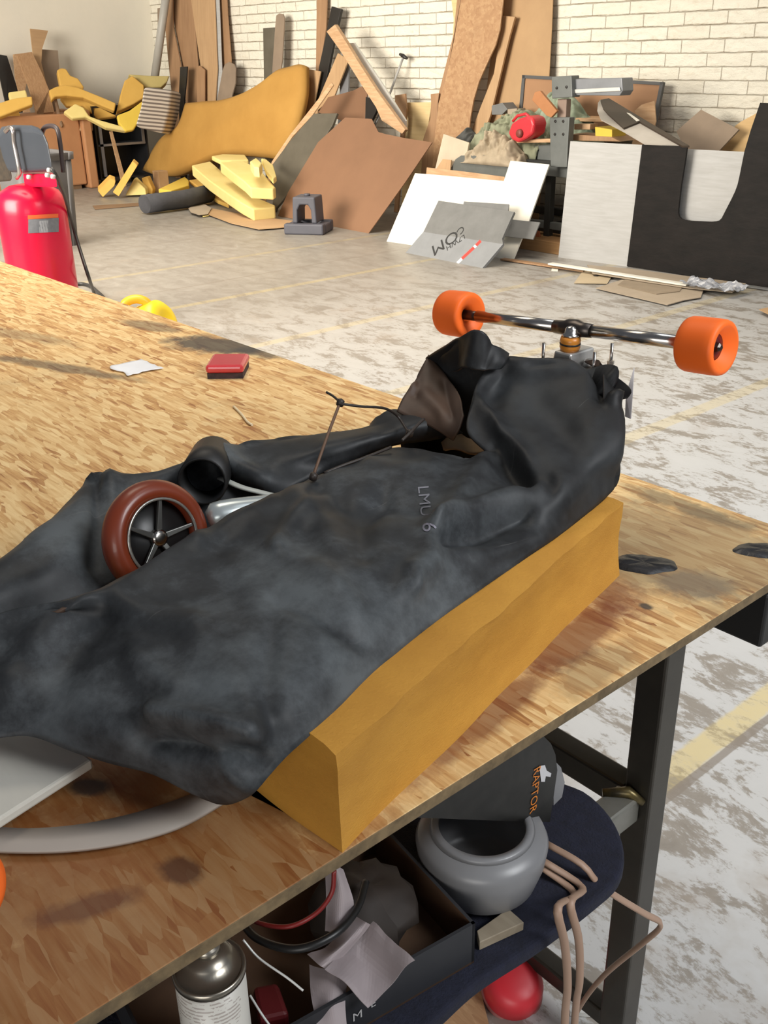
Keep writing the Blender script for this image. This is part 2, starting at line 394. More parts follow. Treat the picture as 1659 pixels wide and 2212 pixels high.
STEELD = mat('dark_bench_steel', (0.05, 0.05, 0.047), (0.03, 0.03, 0.028), 4, 0.5, metal=0.3)
ALU = mat('aluminium', (0.66, 0.66, 0.63), (0.6, 0.6, 0.57), 4, 0.4, metal=0.25)

# ------------------------------------------------------------------ corner: boards standing along the back wall
K = 'boards standing in the corner'
def P1(*q): return [(x/3.318, y/3.318) for x, y in q]                 # photo crops to photo pixels
def P2(*q): return [(300+x/3.318, y/3.318) for x, y in q]
def P3(*q): return [(600+x/2.765, y/2.765) for x, y in q]
def P4(*q): return [(950+x/2.34, 130+y/2.34) for x, y in q]
def lb(name, label, cat, pts, k, th, m, group=None, drop=True, bevel=0.004, top=2.4):
    """board leaning on the back wall, k = layer number counted from the wall"""
    return board(name, label, cat, pts, leanY(7.57-0.036*k, WY-0.03-0.024*k, top), th, m, group, drop=drop, bevel=bevel)
lb('sheet_strip', 'dark brown strip with black right edge standing against the brick wall', 'board', [(471, -60), (487, -60), (491, 30), (499, 130), (497, 212), (480, 214), (474, 120)], 1, 0.016, BROWN1, K)
lb('sheet_strip', 'wide reddish brown curved plywood panel in the corner stack of boards', 'board', [(358, -60), (407, -60), (420, 50), (428, 145), (425, 217), (401, 217), (394, 145), (378, 60)], 2, 0.016, BROWN1, K)
lb('sheet_strip', 'narrow brown strip right beside the grey pipe in the room corner', 'board', [(350, -60), (372, -60), (374, 60), (392, 150), (390, 215), (372, 215), (362, 120), (355, 40)], 4, 0.016, BROWN1, K)
lb('sheet_strip', 'tallest tan curved plywood panel with a pale torn edge', 'board', [(404, -60), (461, -60), (469, 150), (465, 215), (441, 215), (434, 150), (421, 60)], 4, 0.018, BROWN2, K)
lb('edge_strip', 'thin whitish strip beside the tallest tan curved panel', 'board', [(462, -60), (471, -60), (480, 169), (474, 214), (467, 214), (470, 150)], 3, 0.012, WHITEW, K)
lb('board_offcut', 'short brown board between the reddish and tan curved panels', 'board', P1((1412, 480), (1430, 470), (1465, 500), (1465, 718), (1412, 718)), 6, 0.018, BROWN1, K)
lb('board_offcut', 'round topped greyish board leaning right of the tall curved panels', 'board', P2((600, 500), (615, 460), (645, 443), (680, 460), (692, 490), (690, 600), (665, 690), (560, 712)), 5, 0.018, GREYBR, K)
lb('board_offcut', 'small dark slat poking up above the striped cushion', 'board', P1((1290, 480), (1340, 476), (1335, 560), (1320, 710), (1280, 710)), 8, 0.02, BLACKB, K)
lb('board_offcut', 'short dark olive board beside a grey brown one on the brick wall', 'board', P2((889, 202), (975, 196), (960, 500), (895, 530)), 2, 0.018, OLIVE)
lb('board_offcut', 'grey brown strip with rounded top standing above the big foam sheet', 'board', P2((984, 110), (1005, 96), (1030, 100), (1042, 130), (1025, 440), (1018, 480), (955, 500), (975, 200)), 4, 0.018, GREYBR)
lb('sheet_strip', 'tall brown vertical strip behind the leaning black plank', 'board', P2((1276, -180), (1352, -180), (1340, 200), (1300, 480), (1268, 490)), 1, 0.018, BROWN1)
lb('plank', 'tall black plank leaning behind the crossed pine plank', 'plank', P2((1380, 45), (1448, 66), (1390, 330), (1318, 690), (1268, 690), (1290, 480), (1340, 250)), 4, 0.035, BLACKB)
lb('board_offcut', 'tan board strip standing right beside the big foam sheet', 'board', P2((1180, 488), (1302, 512), (1245, 800), (1160, 900)), 6, 0.018, BROWN2)
lb('plank', 'tan plank leaning right crossing below the black plank', 'plank', P2((1425, 380), (1500, 430), (1400, 690), (1280, 790), (1215, 850), (1290, 700)), 7, 0.02, BROWN2)
lb('board_offcut', 'brown board with rounded shoulder behind the big brown sheet', 'board', P3((240, 672), (300, 580), (380, 560), (450, 540), (500, 515), (532, 560), (520, 720), (400, 730), (330, 700)), 9, 0.02, HARD)
b = MB().prism(poly3(P3((700, 570), (760, 560), (768, 650), (740, 700), (700, 640)), leanY(7.3, 7.62, 2.4), True), (0, 0.02, 0)).build('board_offcut', BROWN1); finish(b, 'small reddish board end behind the aluminium strip', 'board')
lb('panel', 'small pale yellow plywood panel below the brick wall', 'board', P3((770, 612), (920, 610), (885, 825), (755, 790)), 3, 0.018, PALEPLY)
# tall OSB group
G2 = 'tall boards right of the crossed plank'
lb('cardboard_sheet', 'tall brown cardboard sheet with a horizontal fold against the white brick', 'cardboard', [(1085, -70), (1197, -70), (1192, 60), (1182, 240), (1045, 240)], 1, 0.008, CARDB, G2, bevel=0)
lb('plank', 'narrow board with square top leaning right of the wavy tall board', 'plank', P3((1343, 94), (1416, 100), (1380, 230), (1272, 680), (1225, 820), (1150, 800), (1210, 640), (1290, 440)), 4, 0.025, BROWN2, G2)
lb('sheet_strip', 'pale yellow strip behind the top of the wavy tall board', 'board', P3((1018, -150), (1100, -150), (1085, 20), (1050, 110)), 3, 0.01, PALEPLY, G2)
lb('sheet_strip', 'thin brown strip along the left edge of the wavy tall board', 'board', P3((1084, -150), (1118, -150), (1000, 500), (920, 840), (866, 836), (960, 560), (1050, 200)), 5, 0.018, BROWN1, G2)
lb('sheet_strip', 'small brown strip end beside the pale yellow plywood panel', 'board', P3((912, 562), (962, 556), (955, 615), (915, 612)), 6, 0.012, BROWN1, G2)
lb('wavy_board', 'wide tall board with a wavy right edge among the leaning boards', 'board', P3((1118, -150), (1360, -150), (1344, 20), (1325, 180), (1300, 270), (1240, 400), (1200, 490), (1168, 600), (1150, 700), (1140, 790), (1010, 880), (930, 880), (958, 620), (1000, 480), (1050, 250)), 7, 0.018, OSBT, G2)

# pipe and slats in the very corner
b = MB().tube([onplane(366, -60, leanY(7.05, 7.40, 2.2)), onplane(331, 190, leanY(7.05, 7.40, 2.2))], 0.055, 18).build('pipe', mat('pale_grey_pipe', (0.46, 0.44, 0.40), None, 2, 0.45)); finish(b, 'pale grey pipe leaning in the room corner left of the boards', 'pipe')
b = MB().prism([onY(340, 18, 7.55), onY(349, 16, 7.55), onY(346, 84, 7.52), onY(341, 80, 7.52)], (0, 0.03, 0)).build('slat', GREYBR); finish(b, 'short dark slat standing behind the pale grey pipe', 'board')

# ------------------------------------------------------------------ big foam sheet, curved as it leans
plf = leanY(6.88, 7.24, 1.35)
def foam_sheet():
    top = [(393, 221), (430, 217), (469, 214), (511, 201), (545, 183), (565, 169), (589, 149), (615, 142), (640, 136), (651, 141)]
    bot = [(300, 366), (330, 376), (370, 378), (400, 368), (430, 352), (469, 337), (510, 334), (556, 337), (580, 340), (594, 341)]
    edgeL = [(393, 221), (375, 271), (339, 297), (310, 345), (300, 366)]
    nu, nv = 40, 22
    T = catmull([Vector((x, y, 0)) for x, y in top], nu); Bt = catmull([Vector((x, y, 0)) for x, y in bot], nu)
    Lf = catmull([Vector((x, y, 0)) for x, y in edgeL], nv)
    Rt = catmull([Vector((651, 141, 0)), Vector((649, 200, 0)), Vector((636, 262, 0)), Vector((622, 305, 0)), Vector((594, 341, 0))], nv)
    front = []; n = plf[1]
    for j in range(nv):
        v = j/(nv-1); row = []
        for i in range(nu):
            u = i/(nu-1)
            p = T[i].lerp(Bt[i], v)+(Lf[j]-T[0].lerp(Bt[0], v))*(1-u)+(Rt[j]-T[-1].lerp(Bt[-1], v))*u
            q = onplane(p.x, p.y, plf)
            e = min(u, 1-u, v, 1-v)
            q = q+n*(0.05*math.sin(math.pi*u)*math.sin(math.pi*v)+0.02*noise.noise(q*1.5)) - n*0.05*max(0, 1-e/0.06)**2
            row.append(q)
        front.append(row)
    mb = MB(); A = [mb.verts(r) for r in front]; off = -n*0.11
    Bk = [mb.verts([q+off*(0.62 if min(i, nu-1-i, j, nv-1-j) == 0 else 1) for i, q in enumerate(r)]) for j, r in enumerate(front)]
    for X in (A, Bk):
        for a, c in zip(X, X[1:]):
            for k in range(nu-1): f = mb.face([a[k], a[k+1], c[k+1], c[k]]); f.smooth = True
    ring = [(0, i) for i in range(nu)]+[(j, nu-1) for j in range(1, nv)]+[(nv-1, i) for i in range(nu-2, -1, -1)]+[(j, 0) for j in range(nv-2, 0, -1)]
    for (j, i), (j2, i2) in zip(ring, ring[1:]+ring[:1]):
        f = mb.face([A[j][i], A[j2][i2], Bk[j2][i2], Bk[j][i]]); f.smooth = True
    o = mb.build('foam_sheet', FOAM); finish(o, 'large curved amber foam sheet leaning below the corner boards', 'foam')
foam_sheet()

# ------------------------------------------------------------------ left heap: boards, foam scraps, striped cushion
def lx(k):                                                            # boards standing on the cabinet top against the left wall
    xb, xt = -13.66+0.045*k, WX+0.05+0.03*k
    return (Vector((xb, 0, 0.945)), Vector((0.95, 0, xb-xt)).normalized())
board('panel', 'black board leaning on the left wall at the photo edge', 'board', P1((-60, 380), (50, 400), (130, 650), (170, 800), (60, 830), (0, 560), (-40, 480)), lx(3), 0.02, BLACKB, drop=0.945)
board('plank', 'brown board with notched square head sticking up over the foam heap', 'board', P1((216, 205), (345, 220), (330, 265), (318, 300), (302, 350), (296, 450), (280, 520), (240, 420)), lx(8), 0.018, BROWN2, drop=0.945)
board('panel', 'grey brown panel behind the notched board on the left wall', 'board', P1((285, 352), (415, 362), (432, 590), (400, 680), (300, 680), (255, 480)), lx(5), 0.018, GREYBR, drop=0.945)
board('plank', 'pale brown board corner behind the long OSB plank by the left wall', 'board', P1((95, 390), (230, 372), (240, 430), (180, 640), (110, 560)), lx(4), 0.018, PINE, drop=0.945)
board('plank', 'long OSB plank slanting down through the foam heap to the orange cabinet', 'plank', P1((120, 390), (232, 378), (300, 520), (352, 645), (412, 900), (288, 915), (250, 760), (200, 600)), lx(11), 0.03, OSBT, drop=0.945)
FS = 'foam scraps heaped by the left wall'
def scrap(name, label, pts, x, th, m, group=FS):
    pl = (Vector((x, 0, 0)), Vector((0.88, -0.25, 0.40)).normalized())
    pl = (onX(sum(p[0] for p in pts)/len(pts), sum(p[1] for p in pts)/len(pts), x), pl[1])
    return board(name, label, 'foam', pts, pl, th, m, group, bevel=0.018, seg=3)
scrap('foam_offcut', 'lumpy yellow foam scrap topmost on the left wall heap', P1((408, 500), (440, 485), (475, 492), (505, 540), (560, 560), (602, 620), (590, 665), (430, 615)), -13.13, 0.12, FOAMO)
scrap('foam_offcut', 'arched yellow foam strip running across the left heap', P1((350, 645), (400, 620), (470, 605), (560, 625), (620, 650), (720, 690), (832, 738), (822, 795), (740, 762), (600, 700), (480, 685), (400, 690), (370, 720)), -12.90, 0.10, FOAMO)
scrap('foam_offcut', 'pale foam strip at the photo edge left of the long OSB plank', P1((-30, 745), (60, 715), (120, 700), (230, 688), (236, 748), (120, 792), (-30, 850)), -12.83, 0.10, FOAMO)
scrap('foam_offcut', 'small pale foam chunk above the strip left of the OSB plank', P1((58, 660), (185, 642), (200, 700), (85, 770)), -13.08, 0.1, FOAMY)
scrap('foam_offcut', 'tan foam wedge below the strip at the photo edge', P1((50, 830), (130, 790), (165, 860), (180, 910), (90, 910)), -13.03, 0.1, FOAMO)
scrap('foam_offcut', 'lower pale yellow foam strip sagging towards the folded yellow piece', P1((455, 800), (540, 740), (600, 770), (640, 830), (720, 860), (880, 905), (905, 940), (760, 915), (620, 840), (520, 850)), -12.73, 0.09, FOAMY)
scrap('foam_offcut', 'tan foam strip between the two yellow strips of the heap', P1((430, 700), (560, 690), (700, 760), (840, 830), (700, 850), (600, 760), (480, 760)), -13.06, 0.09, FOAMO)
scrap('foam_offcut', 'bright yellow folded foam piece in front of the striped cushion', P1((838, 825), (930, 790), (1030, 716), (1048, 758), (1010, 850), (958, 930), (900, 942), (850, 880)), -12.58, 0.07, FOAMB)
scrap('foam_offcut', 'upright orange foam block left of the striped cushion', P1((895, 575), (950, 540), (1034, 610), (1034, 700), (960, 745), (838, 800), (868, 660)), -12.83, 0.14, FOAMO)
scrap('foam_offcut', 'pale olive foam slab on top of the striped cushion', P1((920, 530), (1070, 540), (1216, 542), (1200, 585), (1160, 622), (1040, 628), (990, 580)), -12.90, 0.16, mat('olive_foam', (0.58, 0.47, 0.19), (0.52, 0.42, 0.16), 2, 0.85))
# striped cushion: ticking stripes follow its short side
CUX = -12.28
WS = 'wood scraps under the foam heap'
scrap('wood_offcut', 'reddish brown wood scrap sticking out below the foam strip right of the OSB plank', P1((575, 800), (600, 790), (660, 850), (668, 935), (600, 940), (560, 870)), -12.98, 0.05, BROWN1, WS)['category'] = 'wood offcut'
scrap('wood_offcut', 'tan wood scrap lying on the cabinet beside the foot of the OSB plank', P1((415, 860), (470, 830), (560, 870), (600, 935), (480, 940)), -13.02, 0.05, BROWN2, WS)['category'] = 'wood offcut'
scrap('wood_offcut', 'narrow dark strip slanting beside the foot of the OSB plank', P1((385, 690), (405, 690), (455, 900), (440, 915), (415, 860)), -13.0, 0.03, BROWN3, WS)['category'] = 'wood offcut'
def stripe_mat(nrm):
    m = bpy.data.materials.new('ticking_stripe'); nt, nd, lk, bs = nodes_of(m)
    t = nt.nodes.new('ShaderNodeTexCoord')
    d = N(nt, 'ShaderNodeVectorMath', operation='DOT_PRODUCT'); d.inputs[1].default_value = nrm; lk.new(t.outputs['Object'], d.inputs[0])
    f = math_(nt, 'FRACT', math_(nt, 'MULTIPLY', d.outputs['Value'], 1/0.046))
    e = math_(nt, 'ABSOLUTE', math_(nt, 'SUBTRACT', f, 0.5))
    lk.new(ramp(nt, e, [(0.20, (0.20, 0.175, 0.16)), (0.27, (0.66, 0.61, 0.55))]), bs.inputs['Base Color']); bs.inputs['Roughness'].default_value = 0.8
    return m
ca, cb_ = onX(312, 188, CUX), onX(370, 195, CUX); et = (cb_-ca).normalized()
cush = [onX(x, y, CUX) for x, y in ((310, 187), (340, 190), (371, 195), (366, 240), (352, 289), (322, 282), (291, 274), (303, 232))]
dv = onX(393, 200, CUX-0.22)-onX(371, 195, CUX)
mb = MB().prism(cush, dv)
top = [onX(x, y, CUX-0.02) for x, y in ((348, 186), (366, 166), (380, 172), (390, 184), (394, 200), (372, 195))]
o = mb.build('striped_cushion', stripe_mat(Vector((1, 0, 0)).cross(et)), bevel=0.035, seg=4); finish(o, 'grey and white striped cushion wedged against the big foam sheet', 'cushion')

# orange cabinet, black shelf unit, stick
rc = root('cabinet', (-13.3, 5.55, 0), 'orange brown wooden cabinet against the left wall behind the grey bin', 'cabinet')
OR = mat('orange_wood', (0.50, 0.25, 0.12), (0.43, 0.205, 0.095), 2.2, 0.5)
MB().box((-13.72, 4.1, 0.05), (-12.96, 6.02, 0.93)).build('body', OR, rc, bevel=0.02)
MB().box((-13.74, 6.03, 0.0), (-12.90, 6.16, 0.96)).build('side_panel', OR, rc, bevel=0.02)
MB().box((-13.6, 4.3, 0.0), (-13.0, 5.95, 0.06)).build('plinth', BROWN3, rc)
rs = root('shelf_unit', (-13.0, 6.75, 0), 'black open shelf unit with pale metal frame between cabinet and foam sheet', 'shelf')
BL = mat('black_laminate', (0.02, 0.02, 0.022), None, 4, 0.4)
FR = mat('pale_metal_frame', (0.30, 0.31, 0.34), None, 4, 0.35, metal=0.6)
x0, x1, y0, y1 = -13.5, -13.0, 6.24, 7.0
MB().box((x0, y0, 0.08), (x0+0.02, y1, 1.0)).build('back_panel', BL, rs)
MB().box((x0+0.02, y0, 0.98), (x1, y1, 1.0)).build('top_panel', BL, rs)
MB().box((x0+0.02, y0, 0.08), (x1, y1, 0.10)).build('bottom_panel', BL, rs)
for ya, yb in ((y0, y0+0.02), (y1-0.02, y1)): MB().box((x0+0.02, ya, 0.10), (x1, yb, 0.98)).build('side_panel', BL, rs)
MB().box((x0+0.02, y0+0.02, 0.50), (x1-0.03, y1-0.02, 0.52)).build('shelf', FR, rs)
for lo, hi in (((x1, y0+0.05, 0.86), (x1+0.015, y1-0.05, 0.89)), ((x1, y0+0.05, 0.50), (x1+0.015, y1-0.05, 0.53)), ((x1, y0+0.05, 0.12), (x1+0.015, y0+0.09, 0.86)), ((x1, y1-0.09, 0.53), (x1+0.015, y1-0.05, 0.86))):
    MB().box(lo, hi).build('frame_bar', FR, rs)
for ya in (y0+0.03, y1-0.08):
    for xa in (x0+0.03, x1-0.07): MB().box((xa, ya, 0), (xa+0.04, ya+0.04, 0.08)).build('foot', BL, rs)
o = board('stick', 'thin wooden stick leaning across the black shelf unit', 'stick', [(237, 284), (243, 283), (266, 368), (258, 372)], leanX(-12.72, -12.95, 1.1), 0.02, PINE, drop=True)
GB = 'foam blocks on the floor before the shelf unit'
def blockpx(name, label, front, pl, off, m, group=GB, bevel=0.012):
    o = MB().prism([onplane(x, y, pl) for x, y in front], off).build(name, m, bevel=bevel, seg=2); return finish(o, label, 'foam', group)
pb = plane3(onz(210, 424, 0.01), onz(262, 428, 0.01), onz(210, 424, 0.01)+Vector((-0.35, 0.25, 0.9)))
blockpx('foam_block', 'short pale foam block tilted on the floor by the orange cabinet', [(211, 413), (222, 427), (247, 402), (250, 391), (238, 386)], pb, (-0.12, 0.06, 0.04), FOAMO)
blockpx('foam_block', 'longer tan foam block leaning beside the short one before the shelf unit', [(243, 416), (256, 425), (297, 358), (286, 348)], pb, (-0.10, 0.08, 0.02), FOAMO)
blockpx('foam_block', 'squat yellow foam lump on the floor under the big foam sheet', [(270, 423), (290, 385), (314, 408), (316, 421)], plane3(onz(270, 424, 0.01), onz(318, 424, 0.01), onz(270, 424, 0.01)+Vector((-0.3, 0.3, 0.8))), (-0.12, 0.1, 0.0), FOAMY)
blockpx('foam_block', 'small tan foam lump beside the yellow lump under the foam sheet', [(305, 385), (318, 382), (330, 410), (328, 420), (314, 416)], plane3(onz(300, 420, 0.01), onz(330, 420, 0.01), onz(300, 420, 0.01)+Vector((-0.3, 0.35, 0.8))), (-0.1, 0.1, 0.0), FOAMO)
o = MB().box((-11.9, 6.42, 0), (-11.75, 6.56, 0.26)).build('wood_block', BROWN2, bevel=0.006); finish(o, 'short brown wood block standing under the big foam sheet', 'wood block')

# ------------------------------------------------------------------ yellow foam stack in front of the foam sheet
GY = 'yellow foam blocks stacked before the foam sheet'
def slab(label, top, z0, z1, th, m):
    """foam slab given by the outline of its top face in the photo, which slopes from z0 (first point) to z1"""
    a = onz(*top[0], z0); e = max(top, key=lambda q: (q[0]-top[0][0])**2+(q[1]-top[0][1])**2); c = onz(*e, z1)
    d = c-a; h = Vector((-d.y, d.x, 0)).normalized(); n = d.cross(h).normalized()
    pl = (a, n if n.z > 0 else -n)
    o = MB().prism([onplane(x, y, pl) for x, y in top], (0.0, 0.0, -th)).build('foam_block', m, bevel=0.012, seg=2)
    return finish(o, label, 'foam', GY)
slab('long yellow foam block sloping down to the floor in front of the stack', [(414, 357), (454, 348), (481, 371), (510, 395), (538, 419), (594, 443), (594, 447), (547, 452), (520, 437), (493, 419), (451, 389)], 0.40, 0.13, 0.12, FOAMY)
slab('pale yellow foam block with slanted end on top of the stack', [(475, 351), (523, 347), (548, 358), (566, 371), (595, 404), (590, 408), (541, 405), (528, 392), (500, 371)], 0.50, 0.33, 0.11, FOAMY)
slab('low orange foam strip left of the long yellow block', [(408, 389), (427, 386), (460, 410), (495, 434), (494, 442), (470, 432), (452, 421)], 0.13, 0.05, 0.045, FOAMO)
slab('yellow foam wedge lying behind the dark roll', [(342, 408), (399, 381), (408, 389), (408, 400), (370, 412)], 0.13, 0.13, 0.125, FOAMB)
slab('thin pale foam slab lying at the back of the yellow stack', [(457, 337), (480, 333), (529, 334), (537, 345), (500, 346), (475, 346)], 0.51, 0.49, 0.05, FOAMY)
slab('small cream foam lump at the right of the yellow stack', [(540, 348), (553, 340), (566, 352), (560, 362), (548, 360)], 0.57, 0.56, 0.10, FOAMY)
slab('narrow tan foam strip bent down at the right end of the stack', [(564, 341), (576, 344), (590, 356), (597, 380), (590, 386), (574, 366)], 0.56, 0.42, 0.06, FOAMY)
# dark foam roll
p = [onz(312, 441, 0.11), onz(350, 436, 0.11), onz(400, 430, 0.11), onz(447, 419, 0.11)]
o = MB().tube(p, 0.115, 24, flat=0.86).build('foam_roll', mat('charcoal_foam', (0.075, 0.075, 0.085), (0.05, 0.05, 0.056), 6, 0.8, bmp=0.004)); finish(o, 'charcoal grey foam roll lying on the floor left of the yellow blocks', 'foam roll')
# cardboard and sheets on the floor
def floor_sheet(name, label, pts, z, m, cat='cardboard', th=0.005):
    o = MB().prism([onz(x, y, z) for x, y in pts], (0, 0, -th)).build(name, m); return finish(o, label, cat)
floor_sheet('cardboard_sheet', 'rounded grey sheet lying in front of the charcoal roll', [(407, 450), (418, 443), (440, 440), (457, 449), (449, 462), (430, 464), (412, 458)], 0.03, CARDG)
floor_sheet('cardboard_sheet', 'brown cardboard strip on the floor under the yellow foam', [(449, 463), (458, 450), (520, 462), (640, 478), (640, 488), (600, 492), (560, 495), (500, 482)], 0.018, CARDB)
floor_sheet('cardboard_scrap', 'small cream scrap on the floor beside the rounded grey sheet', [(436, 462), (449, 459), (451, 466), (438, 468)], 0.012, FOAMY, 'scrap')
floor_sheet('cardboard_strip', 'dirty brown strip on the floor before the orange cabinet', [(200, 444), (300, 438), (302, 444), (205, 452)], 0.008, BROWN3, 'scrap')

# dark olive board, thin-edged board, big brown sheet
board('panel', 'dark olive board leaning left of the big brown sheet', 'board', P2((1255, 812), (1420, 810), (1385, 900), (1100, 1350), (985, 1490), (955, 1480), (975, 1290), (955, 1180), (1090, 1000)), leanY(6.42, 6.98, 1.12), 0.03, OLIVE, drop=True, bevel=0.006)
board('plank', 'thin plywood strip edge running down along the dark olive board', 'plank', P2((1380, 590), (1394, 610), (1240, 830), (1100, 980), (975, 1165), (952, 1160), (1080, 970), (1215, 800)), leanY(6.52, 7.06, 1.35), 0.012, PINE, drop=True)
board('hardboard_sheet', 'big smooth brown hardboard sheet leaning at the centre of the junk', 'board', P3((402, 702), (560, 710), (600, 788), (640, 800), (760, 825), (922, 850), (760, 1090), (540, 1396), (180, 1322), (0, 1290), (60, 1150), (240, 850)), plane3(onz(600, 467, 0.0), onz(795, 504, 0.0), onz(600, 467, 0.0)+Vector((0.35, 0.62, 1.05))), 0.008, HARD)
# crossed pine plank with aluminium strip, cane
o = MB().prism(poly3(P3((290, 188), (340, 146), (400, 240), (480, 370), (600, 555), (760, 775), (742, 800), (620, 720), (585, 640), (520, 540), (370, 300)), leanY(6.85, 7.2, 1.8)), (0, 0.045, 0)).build('plank', PINE, bevel=0.004); finish(o, 'pale pine plank crossing diagonally in front of the brick wall', 'plank')
o = MB().prism(poly3(P3((428, 258), (456, 256), (610, 480), (764, 722), (764, 772), (735, 740), (600, 560)), leanY(6.98, 7.33, 1.8)), (0, 0.02, 0)).build('metal_strip', ALU); finish(o, 'bright aluminium strip lying along the crossed pine plank', 'metal strip')
rc = root('cane', onplane(803, 284, leanY(7.1, 7.66, 1.7)), 'grey walking cane with black handle leaning on the brick wall', 'cane')
cp = leanY(7.1, 7.66, 1.7)
MB().tube([onplane(x, y, cp) for x, y in ((871, 124), (842, 203), (803, 284))], 0.012, 10).build('shaft', mat('cane_grey', (0.5, 0.49, 0.47), None, 3, 0.4), rc)
MB().tube([onplane(x, y, cp) for x, y in ((864, 117), (871, 121), (879, 126))], [0.014, 0.022, 0.014], 10).build('handle', BLACKB, rc)
MB().tube([onplane(x, y, cp) for x, y in ((803, 284), (796, 300))], 0.016, 10).build('tip', BLACKB, rc)
o = board('panel', 'dark blue black board end beside the cane foot', 'board', P3((525, 580), (590, 590), (590, 660), (560, 720), (522, 720)), leanY(7.2, 7.5, 2.4), 0.03, BLACKB, drop=True)
o = board('slat', 'dark tubes standing behind the crossed pine plank', 'board', P3((375, 330), (400, 300), (425, 380), (420, 560), (370, 560)), leanY(7.32, 7.66, 2.4), 0.02, mat('blue_grey_board', (0.2, 0.2, 0.21), None, 3, .6), drop=True)

# grey plastic stand on the floor
rg = root('step_stand', onz(655, 512, 0), 'dark grey plastic stand with arched opening on the open floor', 'stand')
PG = mat('dark_grey_plastic', (0.085, 0.085, 0.105), None, 4, 0.55)
c = onz(657, 507, 0.0); ex = (onz(698, 514, 0)-onz(614, 512, 0)).normalized(); ey = Vector((-ex.y, ex.x, 0))
Mx = Matrix(((ex.x, ey.x, 0, c.x), (ex.y, ey.y, 0, c.y), (0, 0, 1, 0), (0, 0, 0, 1)))
wd = (onz(699, 514, 0)-onz(613, 512, 0)).length
mb = MB(); hw = wd/2
for ya, yb in ((-0.02, 0.07), (0.25, 0.34)): mb.box((-hw, ya, 0), (hw, yb, 0.10), Mx)
for xa in (-hw, hw-0.10): mb.box((xa, 0.07, 0), (xa+0.10, 0.25, 0.09), Mx)
mb.build('base', PG, rg, bevel=0.015)
mb = MB()
arch = [(-hw*0.62, 0.10), (-hw*0.56, 0.34), (hw*0.56, 0.34), (hw*0.62, 0.10), (hw*0.36, 0.10), (hw*0.34, 0.22), (hw*0.2, 0.27), (-hw*0.2, 0.27), (-hw*0.34, 0.22), (-hw*0.36, 0.10)]
mb.prism([Mx @ Vector((x, 0.03, z)) for x, z in arch], (ey*0.25))
mb.build('arch', PG, rg, bevel=0.012)
MB().lathe([(0, 0.0), (0, 0.03), (0.02, 0.03), (0.02, 0.0)], Mx @ Vector((0, 0.15, 0.338)), (0, 0, 1), 16).build('knob', PG, rg)
# ------------------------------------------------------------------ right part: white and grey boards in front of the bench
G3 = 'white boards leaning at the bench'
board('panel', 'large white coated board with a stepped top leaning behind the grey board', 'board', P3((820, 1035), (900, 1040), (1350, 1081), (1390, 960), (1622, 982), (1500, 1320), (1405, 1552), (1180, 1525), (785, 1470), (650, 1442)), plane3(onz(838, 522, 0), onz(1106, 561, 0), onz(838, 522, 0)+Vector((0.05, 0.46, 0.80))), 0.014, WHITEB, G3)
board('plank', 'pale pine strip edge showing above the large white board', 'plank', P3((890, 1000), (1120, 1025), (1355, 1056), (1352, 1100), (1330, 1150), (880, 1110)), leanY(6.38, 6.62, 0.9), 0.02, PINE, G3, drop=True)
board('panel', 'beige board corner standing left of the cloth pile', 'board', P3((990, 800), (1142, 852), (1128, 925), (1030, 1005), (940, 1010)), leanY(6.55, 6.72, 1.0), 0.016, mat('beige_board', (0.56, 0.47, 0.35), None, 3, 0.6), drop=True)
board('panel', 'dark grey sheet with shiny spot and rounded corner behind the white board', 'board', [(972, 392), (976, 360), (984, 344), (996, 336), (1085, 334), (1103, 340), (1106, 352), (1094, 395)], leanY(6.50, 6.68, 0.9), 0.01, mat('grey_enamel_sheet', (0.145, 0.15, 0.14), (0.11, 0.115, 0.105), 5, 0.3), drop=True)
board('panel', 'small brown board end below the beige board corner', 'board', P3((985, 950), (1035, 955), (1030, 1012), (945, 1012)), leanY(6.46, 6.65, 0.9), 0.012, BROWN2, drop=True)
# grey board with print
gp = plane3(onz(876, 546, 0), onz(1041, 579, 0), onz(876, 546, 0)+Vector((0.02, 0.37, 0.46)))
rg2 = root('foam_board', onz(950, 562, 0), 'grey foam board with black print and red stripe leaning on the white board', 'board')
board('upper_half', None, None, P3((960, 1198), (1412, 1265), (1390, 1312), (1340, 1425), (1345, 1458), (870, 1385)), gp, 0.022, GREYB, parent=rg2)
board('lower_half', 'paler printed lower half', None, P3((870, 1385), (1345, 1458), (1222, 1602), (762, 1512), (828, 1432)), gp, 0.022, GREYL, parent=rg2)
INK = mat('black_print', (0.03, 0.03, 0.03), None, 3, 0.6); RED = mat('red_print', (0.72, 0.06, 0.045), None, 3, 0.6); WHT = mat('white_print', (0.8, 0.8, 0.8), None, 3, 0.6)
def onboard(q, up=0.0): return onplane(600+q[0]/2.765, q[1]/2.765, (gp[0]+gp[1]*up, gp[1]))
ey = onboard((1040, 1415))-onboard((950, 1475)); ex = -(onboard((955, 1440))-onboard((930, 1520)))
def blocktext(name, s, size, c, along, m, lbl):
    a, b_ = onboard(along[0]), onboard(along[1]); exv = (b_-a).normalized(); n = gp[1]; eyv = n.cross(exv)
    return lettering(name, s, size, onboard(c), exv, eyv, m, rg2, 0.0015, lbl)
blocktext('lettering', 'OM', 0.17, (998, 1448), ((1040, 1415), (945, 1482)), INK, 'large black letters')
blocktext('lettering', 'L7WH', 0.07, (1062, 1448), ((1105, 1420), (1020, 1478)), INK, 'smaller black letters')
blocktext('lettering', 'C', 0.10, (1092, 1375), ((1105, 1360), (1080, 1392)), INK, 'single black letter')
